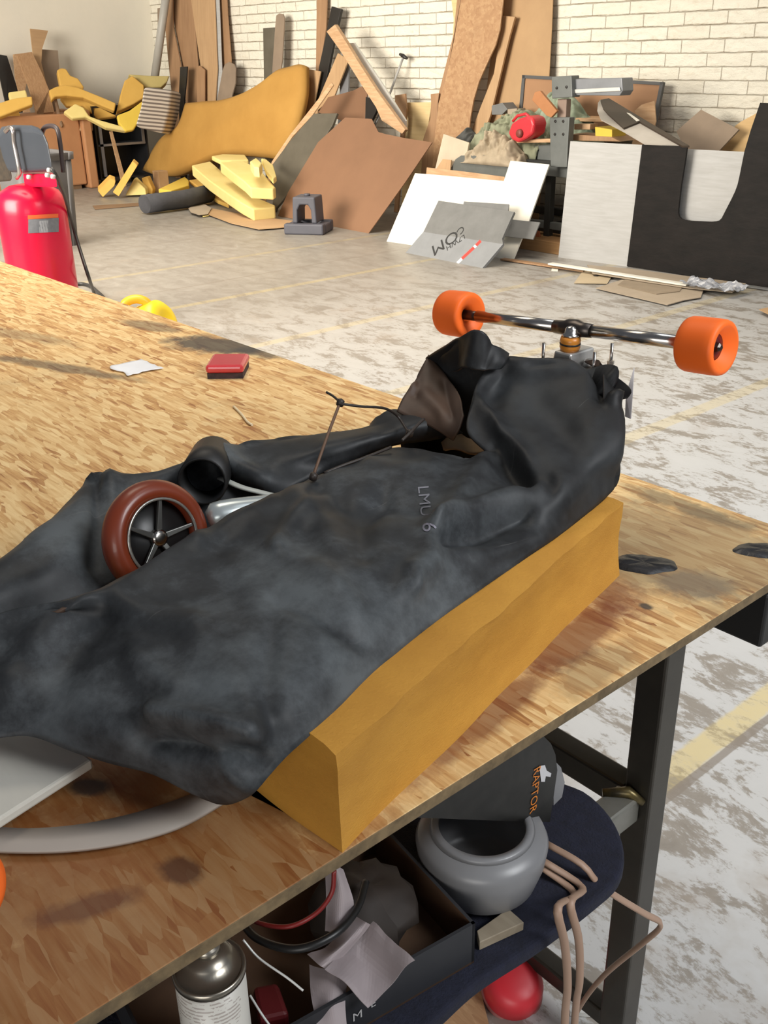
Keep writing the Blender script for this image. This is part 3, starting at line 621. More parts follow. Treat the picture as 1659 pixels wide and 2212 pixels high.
def stripe_piece(a, b_, w, m, lbl):
    p, q = onboard(a, 0.001), onboard(b_, 0.001); d = (q-p).normalized(); s = gp[1].cross(d)*w
    mb = MB(); mb.face(mb.verts([p-s, q-s, q+s, p+s])); o = mb.build('printed_stripe', m, rg2); o['label'] = lbl
stripe_piece((1100, 1545), (1172, 1478), 0.017, RED, 'long red printed bar')
stripe_piece((1184, 1466), (1212, 1438), 0.017, RED, 'short red printed bar')
stripe_piece((1172, 1478), (1184, 1466), 0.017, WHT, 'white gap between the red bars')
stripe_piece((1072, 1572), (1100, 1545), 0.017, WHT, 'white printed bar')
board('panel', 'narrow grey strip peeking over the top of the printed grey board', 'board', P3((1112, 1203), (1380, 1220), (1372, 1300), (1250, 1290), (1105, 1240)), plane3(onz(930, 549, 0), onz(1060, 566, 0), onz(930, 549, 0)+Vector((0.02, 0.30, 0.46))), 0.012, GREYB)
board('panel', 'small grey board sticking out right of the printed board', 'board', P3((1388, 1310), (1566, 1328), (1524, 1430), (1330, 1408)), plane3(onz(960, 545, 0), onz(1130, 566, 0), onz(960, 545, 0)+Vector((0.02, 0.22, 0.46))), 0.012, GREYB)

# ------------------------------------------------------------------ the bench
rb = root('metal_bench', (-5.0, 7.1, 0), 'dark steel bench loaded with cloth and scrap before the white brick wall', 'bench')
MB().box((-6.75, 6.74, 0.68), (-4.75, 7.5, 0.72)).build('bench_top', STEELD, rb, bevel=0.004)
MB().box((-6.7, 6.74, 0.60), (-4.8, 6.79, 0.68)).build('front_rail', STEELG, rb, bevel=0.004)
for xx in (-6.7, -5.72, -4.9):
    for yy in (6.78, 7.42): MB().box((xx, yy, 0), (xx+0.06, yy+0.06, 0.68)).build('leg', STEELD, rb, bevel=0.004)
MB().box((-6.64, 6.79, 0.16), (-4.85, 6.84, 0.22)).build('lower_rail', STEELG, rb, bevel=0.004)
MB().box((-6.64, 7.43, 0.16), (-4.85, 7.48, 0.22)).build('lower_rail', STEELD, rb, bevel=0.004)
o = MB().box((-6.25, 6.6, 0.0), (-5.15, 7.35, 0.10)).build('plywood_box', wood('rusty_plywood', (0.40, 0.23, 0.10), (0.3, 0.16, 0.07), (2, 1, 30)), bevel=0.004); finish(o, 'low brown plywood box on the floor under the steel bench', 'box')
mb = MB()
mb.prism([onY(x, y, 6.95) for x, y in ((1090, 490), (1150, 505), (1168, 485), (1205, 478), (1215, 548), (1172, 532), (1165, 512))], (0, 0.25, 0)); o = mb.build('plastic_scrap', BLACKB, bevel=0.01); finish(o, 'black plastic scrap lying under the steel bench', 'scrap')
o = MB().prism([onY(x, y, 6.70) for x, y in ((1153, 496), (1163, 500), (1168, 532), (1158, 530))], (0, 0.02, 0)).build('wood_strip', mat('red_brown_strip', (0.5, 0.16, 0.07), None, 3, 0.6)); finish(o, 'reddish strip end standing beside the small grey board', 'strip')
# grey machine: post with bolted plates and a beam head
rm = root('vise_stand', (-5.55, 6.72, 0.72), 'grey steel press with bolted post and beam standing on the bench', 'machine')
def plate(name, px, y, d, m=STEELG, lbl=None, bevel=0.006):
    o = MB().prism([onY(a, c, y) for a, c in px], (0, d, 0)).build(name, m, rm, bevel=bevel)
    if lbl: o['label'] = lbl
    return o
plate('post', ((1187, 254), (1230, 253), (1227, 300), (1224, 362), (1189, 361)), 6.66, 0.07)
plate('neck', ((1204, 214), (1224, 214), (1222, 254), (1203, 254)), 6.70, 0.06, mat('pinkish_wood', (0.33, 0.24, 0.19), None, 4, .6), 'pinkish brown neck')
plate('head_plate', ((1191, 166), (1234, 163), (1236, 210), (1192, 213)), 6.64, 0.10)
plate('beam', ((1238, 171), (1343, 168), (1345, 196), (1338, 207), (1245, 206), (1238, 200)), 6.69, 0.14, mat('blue_grey_steel', (0.26, 0.27, 0.29), (0.2, 0.21, 0.225), 4, 0.4, metal=0.3), 'pale blue grey beam')
plate('beam_flange', ((1240, 193), (1338, 188), (1340, 197), (1242, 202)), 6.675, 0.012, ALU, 'shiny lower flange')
for a, c in ((1200, 262), (1217, 262), (1199, 290), (1217, 290), (1203, 190), (1224, 188)):
    q = onY(a, c, 6.66 if c > 230 else 6.64); MB().lathe([(0, 0), (0, 0.012), (0.008, 0.010), (0.008, 0)], q+Vector((0, 0.002, 0)), (0, -1, 0), 10).build('bolt', BLACKB, rm)
o = MB().prism([onY(x, y, 6.80) for x, y in ((1154, 314), (1192, 312), (1192, 362), (1156, 362))], (0, 0.4, 0)).build('steel_box', STEELG, bevel=0.008); finish(o, 'grey green steel box hanging at the bench edge left of the press post', 'box')
# framed board behind the press
rf = root('framed_board', (-5.3, 7.55, 0.72), 'brown board in a dark frame leaning on the wall behind the press', 'framed board')
fp = leanY(7.35, 7.62, 1.5)
fo = [(1128, 162), (1433, 177), (1417, 262), (1410, 300), (1116, 300)]
board('panel', None, None, [(1133, 168), (1427, 183), (1411, 262), (1404, 296), (1122, 296)], fp, 0.012, mat('frame_brown', (0.37, 0.2, 0.1), (0.32, 0.17, 0.085), 2, .6), parent=rf)
fpf = (fp[0]+fp[1]*0.012, fp[1])
for q in (((1128, 162), (1433, 177), (1431, 184), (1128, 169)), ((1128, 162), (1134, 163), (1122, 300), (1115, 300)), ((1426, 178), (1433, 177), (1416, 262), (1409, 300), (1402, 300), (1409, 262))):
    board('frame_bar', None, None, q, fpf, 0.03, mat('dark_frame', (0.1, 0.1, 0.1), None, 3, .5), parent=rf)
# cloth pile
def cloth(name, label, outline, y0, zb, m, amp, seed, depth=0.35, nx=90, ny=48):
    """heap of crumpled cloth resting on the bench: a lumpy closed shape following the outline's top edge"""
    xs = [p[0] for p in outline]; xa, xb = min(xs), max(xs)
    def ytop(x):
        for (x0, y0_), (x1, y1_) in zip(outline, outline[1:]):
            if x0 <= x <= x1: return y0_+(y1_-y0_)*(x-x0)/max(x1-x0, 1e-6)
        return outline[-1][1]
    rows = []
    for j in range(ny):
        v = j/(ny-1); a = math.pi*v; row = []
        for i in range(nx):
            x = xa+(xb-xa)*i/(nx-1); t = onY(x, ytop(x), y0+depth*0.5); h = max(t.z-zb, 0.02)
            e = math.sin(math.pi*min(max(i/(nx-1), 0.0), 1.0))**0.4
            p = Vector((t.x, y0+depth*0.5-depth*0.5*math.cos(a), zb+h*(math.sin(a)**0.7)*max(e, 0.15)))
            f = noise.noise(Vector((p.x*5+seed, p.y*5, p.z*7)))+0.6*noise.noise(Vector((p.x*13, p.y*9+seed, p.z*15)))
            r = abs(noise.noise(Vector((p.x*7+seed*2, p.y*4, p.z*9))))
            r2 = abs(noise.noise(Vector((p.x*17+p.z*6, p.y*8+seed, p.z*13-p.x*5)))); r3 = abs(noise.noise(Vector((p.x*34+seed, p.y*15, p.z*30))))
            k = amp*(f*0.75-r*1.1-r2*0.9-r3*0.35+0.5)*math.sin(a)
            row.append(p+Vector((0.3*k, -k, 0.8*k)))
        rows.append(row)
    o = MB().grid(rows).build(name, m, solid=-0.004); return finish(o, label, 'cloth', None)
OLV = mat('olive_cloth', (0.30, 0.31, 0.21), (0.19, 0.20, 0.13), 7, 0.9); SAGE = mat('sage_cloth', (0.30, 0.35, 0.26), (0.22, 0.27, 0.19), 6, 0.9)
TAN = mat('tan_cloth', (0.44, 0.36, 0.26), (0.32, 0.26, 0.18), 7, 0.9)
cloth('cloth_bundle', 'sage green cloth draped on the bench behind the grey press', [(1130, 250), (1170, 225), (1195, 195), (1225, 200), (1260, 222), (1290, 240)], 6.98, 0.72, SAGE, 0.07, 3.0, 0.40)
cloth('cloth_bundle', 'olive and tan crumpled cloth heap at the left end of the bench', [(1028, 300), (1042, 262), (1065, 246), (1090, 248), (1115, 240), (1150, 236), (1190, 250)], 6.78, 0.72, OLV, 0.10, 1.0, 0.34)
cloth('cloth_bundle', 'tan cloth hanging over the bench edge below the red can', [(1012, 330), (1040, 300), (1075, 290), (1100, 300), (1130, 312), (1138, 326)], 6.62, 0.66, TAN, 0.09, 7.0, 0.2)
cloth('cloth_bundle', 'small dark grey rag at the far left of the bench', [(990, 300), (1000, 282), (1012, 275), (1024, 285), (1030, 300)], 6.84, 0.72, mat('dark_rag', (0.09, 0.09, 0.085), None, 6, 0.9), 0.05, 2.2, 0.2)
# red can
rr = root('fuel_can', onY(1122, 305, 6.6), 'red plastic fuel can lying on the cloth heap', 'can')
REDP = mat('red_plastic', (0.62, 0.03, 0.045), (0.55, 0.025, 0.035), 3, 0.4)
MB().prism([onY(x, y, 6.60) for x, y in ((1096, 288), (1104, 266), (1120, 256), (1138, 250), (1150, 254), (1154, 268), (1150, 290), (1136, 300), (1118, 309), (1104, 302))], (0, 0.17, 0)).build('body', REDP, rr, bevel=0.025, seg=3)
q = onY(1124, 288, 6.60); MB().lathe([(-0.01, 0), (-0.01, 0.035), (0.02, 0.033), (0.028, 0.02), (0.028, 0)], q, (0, -1, 0), 20).build('cap', mat('brown_cap', (0.2, 0.04, 0.03), None, 3, .5), rr)
MB().tube([onY(1108, 262, 6.66), onY(1118, 250, 6.66), onY(1136, 246, 6.66), onY(1146, 254, 6.66)], 0.012, 8).build('handle', REDP, rr)
o = MB().prism([onY(x, y, 6.62) for x, y in ((1155, 199), (1166, 196), (1203, 240), (1190, 254), (1180, 250), (1149, 216))], (0, 0.03, 0)).build('wood_offcut', mat('orange_offcut', (0.42, 0.18, 0.07), (0.34, 0.14, 0.05), 4, .6), bevel=0.004); finish(o, 'orange brown wood offcut poking up left of the press head', 'wood offcut')
# scrap on the bench right of the post
for lbl, px, y, d, m in (
    ('long flat board lying on the bench behind the press post', ((1232, 254), (1300, 258), (1302, 264), (1232, 262)), 7.12, 0.3, PINE),
    ('cream wood piece under the long flat board', ((1240, 268), (1275, 268), (1274, 280), (1240, 280)), 6.84, 0.1, PINE),
    ('yellow foam piece on the bench beside the brown folded panel', ((1285, 274), (1322, 280), (1322, 302), (1286, 300)), 6.82, 0.18, FOAMB),
    ('flat brown board on the bench edge below the red can', ((1112, 302), (1190, 300), (1190, 308), (1114, 309)), 6.70, 0.10, PINE),
    ('brown board lying along the bench top right of the post', ((1226, 290), (1320, 296), (1340, 306), (1230, 304)), 6.80, 0.25, BROWN1),
    ('grey block on the wall side of the bench', ((1062, 228), (1085, 222), (1096, 236), (1084, 248), (1062, 248)), 7.30, 0.15, GREYB),
    ('beige block beside the grey block on the bench', ((1096, 236), (1116, 234), (1118, 250), (1096, 250)), 7.28, 0.12, CARDG)):
    o = MB().prism([onY(a, c, y) for a, c in px], (0, d, 0)).build('scrap_piece', m, bevel=0.004); finish(o, lbl, 'scrap')
# folded dark and grey panel
rp = root('folded_panel', onY(1400, 300, 6.85), 'folded panel with dark brown inside slanting down onto the black cut board', 'panel')
pA = plane3(onY(1300, 235, 7.0), onY(1480, 316, 6.66), onY(1400, 309, 6.62))
board('outer_face', 'pale grey outer face', None, P4((796, 255), (800, 215), (812, 200), (826, 240), (850, 268), (930, 340), (1010, 308), (1225, 430), (1035, 422), (930, 360), (815, 300)), pA, 0.008, mat('pale_grey_face', (0.52, 0.48, 0.43), (0.42, 0.38, 0.33), 3, 0.6), parent=rp)
pBp = (pA[0]+pA[1]*0.016, pA[1])
board('inner_face', 'dark brown inner face', None, P4((812, 200), (855, 192), (1060, 315), (1262, 432), (1225, 432), (1010, 310), (930, 342), (850, 270), (826, 242)), pBp, 0.014, mat('dark_brown_face', (0.05, 0.033, 0.022), (0.035, 0.024, 0.016), 3, .5), parent=rp)
board('slat', 'narrow pale strip', None, P4((945, 265), (960, 268), (1010, 303), (995, 308)), (pA[0]+pA[1]*0.020, pA[1]), 0.003, WHITEB, parent=rp)
# U cut panel, white panels
vp = plane3(onz(1358, 577, 0), onz(1659, 623, 0), onz(1358, 577, 0)+Vector((0, 0.05, 1)))
board('cut_out_panel', 'black stained plywood panel with a deep rounded cut-out at the photo right', 'panel', [(1387, 312), (1400, 313), (1484, 316), (1480, 345), (1471, 400), (1465, 452), (1465, 461), (1467, 468), (1471, 472), (1478, 475), (1492, 477), (1510, 478), (1535, 479), (1547, 478), (1554, 476), (1559, 471), (1564, 461), (1580, 430), (1588, 413), (1593, 399), (1597, 382), (1608, 327), (1622, 280), (1642, 222), (1760, 228), (1742, 634), (1354, 575)], vp, 0.018, BLACKPLY)
wp = plane3(onz(1206, 557, 0), onz(1354, 577, 0), onz(1206, 557, 0)+Vector((0, 0.05, 1)))
board('panel', 'tall whitewashed plywood panel standing left of the black cut-out panel', 'panel', [(1232, 305), (1387, 313), (1356, 576), (1206, 557)], (wp[0]+Vector((0, 0.02, 0)), wp[1]), 0.018, WHITEW)
vp2 = (vp[0]+Vector((0, 0.09, 0)), vp[1])
board('panel', 'white plywood sheet seen through the cut-out of the black panel', 'panel', [(1462, 321), (1628, 329), (1628, 520), (1440, 505)], vp2, 0.016, WHITEW, drop=True)
board('panel', 'square grey brown board leaning on the brick above the white sheet', 'panel', P4((1320, 250), (1512, 350), (1470, 395), (1400, 470), (1255, 470), (1195, 360)), plane3(onY(1470, 330, 7.28), onY(1600, 330, 7.28), onY(1530, 240, 7.42)), 0.014, GREYBR, drop=True)
board('panel', 'pale yellow plywood leaning on the brick behind the grey brown square', 'panel', P4((1612, 262), (1560, 470), (1380, 470), (1495, 330), (1520, 312)), plane3(onY(1520, 330, 7.42), onY(1640, 330, 7.42), onY(1630, 240, 7.55)), 0.014, wood('peach_plywood', (0.66, 0.45, 0.22), (0.58, 0.38, 0.17), (1.2, 1, 12)), drop=True)
board('panel', 'small pale plywood piece against the framed board on the bench', 'panel', P4((985, 255), (1020, 225), (1085, 205), (1092, 310), (1000, 310)), leanY(6.95, 7.42, 1.5), 0.012, PINE, drop=0.725)
# sheets lying on the floor
floor_sheet('cardboard_sheet', 'long greyish cardboard strip lying along the foot of the black panel', [(1268, 572), (1360, 580), (1450, 592), (1612, 612), (1582, 631), (1490, 622), (1400, 609), (1280, 590)], 0.028, CARDG)
floor_sheet('cardboard_sheet', 'cardboard sheet with darker patch lying nearest the open floor', [(1287, 622), (1346, 603), (1430, 606), (1520, 624), (1514, 642), (1478, 648), (1442, 658)], 0.014, CARDG)
floor_sheet('printed_patch', 'darker brown rectangle lying on the nearest cardboard sheet', [(1334, 615), (1352, 602), (1476, 617), (1468, 629), (1418, 635)], 0.019, mat('dark_patch', (0.30, 0.235, 0.165), (0.25, 0.195, 0.135), 8, 0.8), th=0.004)
floor_sheet('cardboard_sheet', 'small tan sheet with a hole lying left of the floor cardboard', [(1259, 585), (1326, 590), (1312, 612), (1240, 611)], 0.010, mat('tan_sheet', (0.50, 0.40, 0.26), None, 3, .7))
o = MB().lathe([(0, 0), (0, 0.022), (0.002, 0.022), (0.002, 0)], onz(1288, 596, 0.0105), (0, 0, 1), 16).build('dark_disc', BLACKB); finish(o, 'small dark disc on the tan floor sheet', 'disc')
def stick(name, label, a, c, w, h, m, cat='stick'):
    a, c = Vector(a), Vector(c); d = (c-a).normalized(); s = Vector((-d.y, d.x, 0))*w*0.5
    o = MB().prism([a-s, c-s, c+s, a+s], (0, 0, h)).build(name, m, bevel=0.002); return finish(o, label, cat)
stick('stick', 'long thin white stick lying across the floor cardboard', onz(1188, 571, 0.032), onz(1486, 617, 0.032), 0.06, 0.012, WHITEB)
stick('stick', 'thin reddish stick on the floor right of the white boards', onz(1085, 561, 0.005), onz(1264, 587, 0.005), 0.06, 0.012, BROWN1)
stick('stick', 'thin dark strip on the floor at the right foot of the black panel', onz(1560, 612, 0.004), onz(1700, 632, 0.004), 0.05, 0.01, GREYB)
floor_sheet('cardboard_scrap', 'brown cardboard corner on the floor at the right photo edge', [(1640, 668), (1700, 655), (1720, 690), (1660, 678)], 0.03, CARDB)
floor_sheet('paper_scrap', 'tiny white scrap on the floor beside the reddish stick', [(1192, 580), (1206, 581), (1205, 585), (1191, 584)], 0.006, WHITEB, 'scrap')
# crumpled plastic film
c = onz(1540, 632, 0.0); rows = []
for j in range(14):
    r_ = []
    for i in range(22):
        x = (i/21-0.5)*0.42; y = (j/13-0.5)*0.22
        r_.append(c+Vector((x, y, 0.045+0.05*noise.noise(Vector((x*14, y*16, 1)))+0.03*abs(noise.noise(Vector((x*30, y*34, 4)))))))
    rows.append(r_)
o = MB().grid(rows, False).build('plastic_film', mat('clear_film', (0.45, 0.47, 0.52), None, 3, 0.25, spec=0.7, trans=0.35)); finish(o, 'crumpled whitish plastic film on the floor by the cardboard strip', 'plastic film')

# ------------------------------------------------------------------ compressor, bin, hose, yellow case
TX, TY = -6.25, 2.42
p0 = onz(76, 640, 0)
def tankpos():
    # axis of the tank: its middle is seen at photo x = 76 in the plane Y = TY
    return onY(76, 500, TY)
tx = tankpos(); TX = tx.x
rt = root('air_compressor', (TX, TY, 0), 'red upright air compressor tank behind the workbench at the photo left', 'air compressor')
dep = (ROTI @ (tx-CAM)).z; R_ = 72/PX_F*dep
REDM = mat('red_enamel', (0.64, 0.005, 0.042), (0.60, 0.004, 0.037), 2, 0.30, spec=0.35, coat=0.12)
zt = onY(76, 400, TY).z
MB().lathe([(0.10, 0), (0.10, R_*0.55), (0.13, R_*0.86), (0.19, R_), (zt-0.16, R_), (zt-0.09, R_*0.97), (zt-0.045, R_*0.86), (zt-0.01, R_*0.55), (zt+0.0, R_*0.25), (zt+0.0, 0)], (TX, TY, 0), (0, 0, 1), 56).build('tank', REDM, rt)
MB().lathe([(0.0, R_*0.9), (0.0, R_*0.8), (0.2, R_*0.8), (0.2, R_*0.9)], (TX, TY, 0), (0, 0, 1), 40, closed=True).build('skirt', REDM, rt)
toc = (CAM-Vector((TX, TY, 1.55))); toc.z = 0; toc.normalize(); side = Vector((-toc.y, toc.x, 0))
def on_tank(px, py):           # point of the tank's surface seen at a photo pixel
    d = ray(px, py); a = d.x**2+d.y**2; ox, oy = -TX, -TY; bq = 2*(ox*d.x+oy*d.y); cq = ox*ox+oy*oy-(R_+0.0025)**2
    disc = max(bq*bq-4*a*cq, 0); t = (-bq-math.sqrt(disc))/(2*a); return CAM+d*t
def decal(name, x0, x1, ya, yb, m, lbl):
    rows = []
    for j in range(2):
        rows.append([on_tank(x0+(x1-x0)*i/12, (ya, yb)[j]+(-0.05)*(x1-x0)*i/12) for i in range(13)])
    o = MB().grid(rows).build(name, m, rt); o['label'] = lbl
decal('sticker', 61, 127, 474, 504, mat('sticker_grey', (0.19, 0.195, 0.21), (0.14, 0.145, 0.16), 30, 0.5), 'grey sticker')
decal('sticker_band', 60, 126, 465, 473.5, mat('sticker_orange', (0.75, 0.13, 0.03), None, 3, .5), 'orange band above the grey sticker')
decal('sticker_panel', 85, 104, 477, 503, mat('sticker_pale', (0.34, 0.35, 0.37), None, 30, 0.5), 'paler middle of the sticker')
ym = onY(85, 385, TY)
# saddle and motor cover on top
mb = MB(); c = onY(84, 386, TY)
mb.prism([onY(x, y, TY-0.02) for x, y in ((50, 376), (120, 376), (124, 405), (54, 405))], -toc*0.16); mb.build('saddle', REDM, rt, bevel=0.008)
cov = mat('blue_black_plastic', (0.035, 0.042, 0.055), (0.028, 0.034, 0.045), 4, 0.5)
MB().prism([onY(x, y, TY-0.06) for x, y in ((-6, 290), (4, 277), (30, 273), (70, 274), (92, 281), (104, 310), (112, 350), (114, 372), (50, 376), (20, 374), (6, 340))], -toc*0.22).build('motor_cover', cov, rt, bevel=0.03, seg=4)
chrome = mat('dull_chrome', (0.5, 0.47, 0.45), (0.35, 0.3, 0.28), 6, 0.3, metal=0.9)
MB().tube(catmull([onY(x, y, TY-0.10) for x, y in ((12, 284), (20, 276), (28, 282), (31, 310), (38, 345), (42, 372), (36, 384))], 24), 0.013, 10).build('pipe', chrome, rt)
MB().tube(catmull([onY(x, y, TY+0.05) for x, y in ((90, 290), (96, 276), (112, 272), (124, 280), (130, 310), (134, 345), (137, 372))], 24), 0.013, 10).build('handle', mat('dark_hose', (0.05, 0.035, 0.035), None, 4, .45), rt)
MB().prism([onY(x, y, TY-0.05) for x, y in ((-20, 310), (6, 318), (20, 345), (26, 392), (-20, 396))], -toc*0.2).build('pump_head', mat('brown_iron', (0.06, 0.045, 0.03), (0.03, 0.025, 0.02), 20, 0.6, metal=0.3), rt, bevel=0.015)
for a, c_ in ((48, 370), (66, 383), (106, 379), (110, 368), (118, 382)):
    MB().lathe([(0, 0), (0, 0.012), (0.02, 0.012), (0.02, 0)], onY(a, c_, TY-0.075), (0, -1, 0.2), 10).build('bolt', ALU, rt)
HOSE = mat('black_hose', (0.03, 0.028, 0.027), None, 5, 0.45)
pts = [onY(110, 362, TY-0.08), onY(122, 380, TY-0.05), onY(140, 425, TY+0.1)]+[onY(x, y, TY+0.25) for x, y in ((158, 490), (176, 550), (192, 600))]+[onz(204, 636, 0.02), onz(206, 648, 0.012)]
o = MB().tube(catmull(pts, 50), 0.011, 8).build('hose', HOSE); finish(o, 'thin black hose running from the compressor motor down to the floor', 'hose')
o = MB().tube(catmull([onz(x, y, 0.014) for x, y in ((120, 640), (150, 618), (175, 613), (195, 618), (210, 630), (224, 643), (235, 658))], 40), 0.013, 8).build('hose', HOSE); finish(o, 'short bow of black hose lying on the floor beside the red tank', 'hose')
# grey bin
rbn = root('trash_bin', (-9.1, 3.95, 0), 'tall grey plastic trash bin standing behind the red compressor', 'bin')
BIN = mat('grey_bin_plastic', (0.13, 0.125, 0.125), None, 3, 0.5)
br = onz(168, 530, 0); bt = onY(163, 332, br.y)
cx_, cy_ = br.x-0.235, br.y-0.20
def rr_ring(h, z, rad=0.08, nn=6):
    out = []
    for (sx, sy, a0) in ((1, 1, 0), (-1, 1, 90), (-1, -1, 180), (1, -1, 270)):
        for k in range(nn+1):
            a = math.radians(a0+90*k/nn); out.append(Vector((cx_+sx*(h-rad)+rad*math.cos(a), cy_+sy*(h-rad)+rad*math.sin(a), z)))
    return out+[out[0]]
zt2 = bt.z
MB().grid([rr_ring(0.235, 0.0), rr_ring(0.27, zt2-0.03)]).build('body', BIN, rbn, solid=0.006)
MB().grid([rr_ring(0.285, zt2-0.06), rr_ring(0.29, zt2), rr_ring(0.26, zt2), rr_ring(0.255, zt2-0.05)]).build('rim', BIN, rbn, solid=0.004)
mb = MB(); mb.prism(rr_ring(0.235, 0.01)[:-1], (0, 0, 0.01)); mb.build('bottom', BIN, rbn)
# yellow moulded case on the floor behind the bench edge
YEL = mat('yellow_plastic', (0.86, 0.60, 0.02), (0.80, 0.54, 0.015), 3, 0.35)
cy0 = onz(330, 752, 0.0)
ry = root('hose_reel', cy0, 'yellow plastic hose reel on the floor behind the far bench edge', 'hose reel')
dd = Vector((CAM.x-cy0.x, CAM.y-cy0.y, 0)).normalized(); ss = Vector((-dd.y, dd.x, 0))
MB().lathe([(-0.08, 0.0), (-0.08, 0.11), (-0.065, 0.135), (0.055, 0.135), (0.08, 0.11), (0.085, 0.06), (0.06, 0.035), (0.06, 0)], cy0+Vector((0, 0, 0.135))+ss*0.03, (dd*0.5+ss*0.75+Vector((0, 0, 0.35))), 36).build('drum', YEL, ry)
hp = [onplane(x, y, (cy0+Vector((0, 0, 0.3)), dd)) for x, y in ((264, 672), (272, 654), (292, 646), (312, 650), (322, 662), (318, 676))]
MB().tube(catmull(hp, 24), 0.026, 12).build('handle', mat('orange_yellow_plastic', (0.80, 0.42, 0.02), None, 3, 0.4), ry)
# ------------------------------------------------------------------ workbench
TZ = 0.85
LB = Vector((-2.2, 0.6, 0.0))
def st(px, py, rx, ry, ang, col, a):
    q = onz(px, py, TZ)-LB; return (q.x, q.y, rx, ry, ang, col, a)
SOOT = (0.045, 0.04, 0.035); RUST = (0.17, 0.045, 0.02)
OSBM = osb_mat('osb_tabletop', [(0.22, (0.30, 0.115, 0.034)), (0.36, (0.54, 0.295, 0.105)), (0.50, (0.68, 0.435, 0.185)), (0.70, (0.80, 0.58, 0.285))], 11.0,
    stains_shade=[st(330, 1960, 0.30, 0.26, 0.3, (0.20, 0.058, 0.010), 0.72), st(1480, 1190, 0.36, 0.22, 0.5, (0.21, 0.155, 0.085), 0.62), st(60, 1700, 0.24, 0.18, 0.3, (0.20, 0.058, 0.010), 0.55), st(470, 745, 0.19, 0.10, 0.4, SOOT, 0.9), st(565, 762, 0.10, 0.05, 0.3, SOOT, 0.8), st(330, 705, 0.16, 0.05, 0.2, SOOT, 0.6), st(120, 792, 0.32, 0.035, 0.35, SOOT, 0.65), st(20, 720, 0.30, 0.05, 0.3, SOOT, 0.4),  # the reddish brown ovals paint in the dim light of the near end
            st(1255, 1370, 0.13, 0.045, 1.75, RUST, 0.75), st(1060, 1545, 0.16, 0.03, 1.75, RUST, 0.7), st(1310, 1285, 0.07, 0.06, 0.2, RUST, 0.6),
            st(1500, 1265, 0.07, 0.05, 0.4, (0.11, 0.095, 0.08), 0.6), st(1395, 1310, 0.012, 0.010, 0.0, SOOT, 0.9), st(1470, 1090, 0.16, 0.03, 0.0, (0.10, 0.08, 0.05), 0.6), st(1290, 1440, 0.10, 0.04, 1.7, (0.12, 0.09, 0.055), 0.45),
            st(190, 1700, 0.03, 0.018, 0.6, SOOT, 0.8), st(390, 1880, 0.03, 0.02, 0.4, (0.08, 0.03, 0.015), 0.8), st(190, 1960, 0.06, 0.02, 1.2, (0.12, 0.04, 0.02), 0.7)], grime=0.25)
EDGE = mat('osb_edge', (0.20, 0.14, 0.07), (0.10, 0.07, 0.035), 40, 0.8)
TUBE = mat('oiled_steel_tube', (0.060, 0.054, 0.044), (0.040, 0.036, 0.030), 8, 0.33, metal=0.55)
rt2 = root('workbench', LB, 'OSB topped workbench with dark steel tube legs filling the foreground', 'workbench')
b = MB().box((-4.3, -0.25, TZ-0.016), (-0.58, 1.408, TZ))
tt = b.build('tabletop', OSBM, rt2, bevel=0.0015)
tt.data.materials.append(EDGE)
for p in tt.data.polygons:
    if abs(p.normal.z) < 0.5: p.material_index = 1
for x, y in ((-0.635, 0.995), (-0.635, -0.15), (-2.4, 0.995), (-4.15, 0.995), (-4.15, -0.15)):
    MB().box((x, y, 0), (x+0.045, y+0.045, TZ-0.016)).build('leg', TUBE, rt2, bevel=0.004)
MB().box((-0.645, -0.105, 0.532), (-0.605, 0.995, 0.576)).build('side_rail', mat('grey_bare_tube', (0.23, 0.225, 0.20), (0.15, 0.145, 0.12), 9, 0.4, metal=0.5), rt2, bevel=0.004)['label'] = 'bare grey steel side rail'
wj = mat('weld_scorch', (0.16, 0.12, 0.04), (0.06, 0.05, 0.03), 40, 0.35, metal=0.6)
MB().box((-1.02, -0.105, 0.532), (-0.98, 0.995, 0.576)).build('side_rail', TUBE, rt2, bevel=0.004)
MB().box((-1.02, 0.995, 0.532), (-0.635, 1.035, 0.576)).build('end_rail', TUBE, rt2, bevel=0.004)
MB().box((-1.02, -0.145, 0.532), (-0.635, -0.105, 0.576)).build('end_rail', TUBE, rt2, bevel=0.004)
MB().tube([(-0.647, 0.96, 0.578), (-0.62, 0.985, 0.582), (-0.60, 0.995, 0.570)], [0.006, 0.009, 0.006], 8).build('weld_bead', wj, rt2)['label'] = 'scorched golden weld'
MB().box((-2.4, 1.0, 0.065), (-0.635, 1.035, 0.10)).build('lower_rail', TUBE, rt2, bevel=0.004)
MB().box((-4.1, 1.22, TZ-0.106), (-0.575, 1.31, TZ-0.017)).build('cross_beam', mat('black_beam', (0.012, 0.012, 0.012), None, 4, 0.5), rt2, bevel=0.004)
# ------------------------------------------------------------------ small things on the bench top
def blob_disc(name, label, px, py, rx, ry, ang, m, h=0.004, seed=0):
    c = onz(px, py, TZ); mb = MB(); rows = []
    for k, (rr, z) in enumerate(((0.0, h), (0.45, h*1.1), (0.8, h), (1.0, 0.0003))):
        r_ = []
        for i in range(33):
            a = 2*math.pi*i/32; w = 1+0.16*noise.noise(Vector((math.cos(a)*1.6+seed, math.sin(a)*1.6, 0)))
            x, y = rr*rx*w*math.cos(a), rr*ry*w*math.sin(a)
            r_.append(c+Vector((x*math.cos(ang)-y*math.sin(ang), x*math.sin(ang)+y*math.cos(ang), z+(0.0022*noise.noise(Vector((x*120, y*120, seed))) if 0 < rr < 1 else 0))))
        rows.append(r_)
    o = mb.grid(rows).build(name, m); return finish(o, label, 'patch')
TAPE = mat('black_tape', (0.016, 0.016, 0.018), (0.010, 0.010, 0.011), 30, 0.35, bmp=0.002, bscale=60)
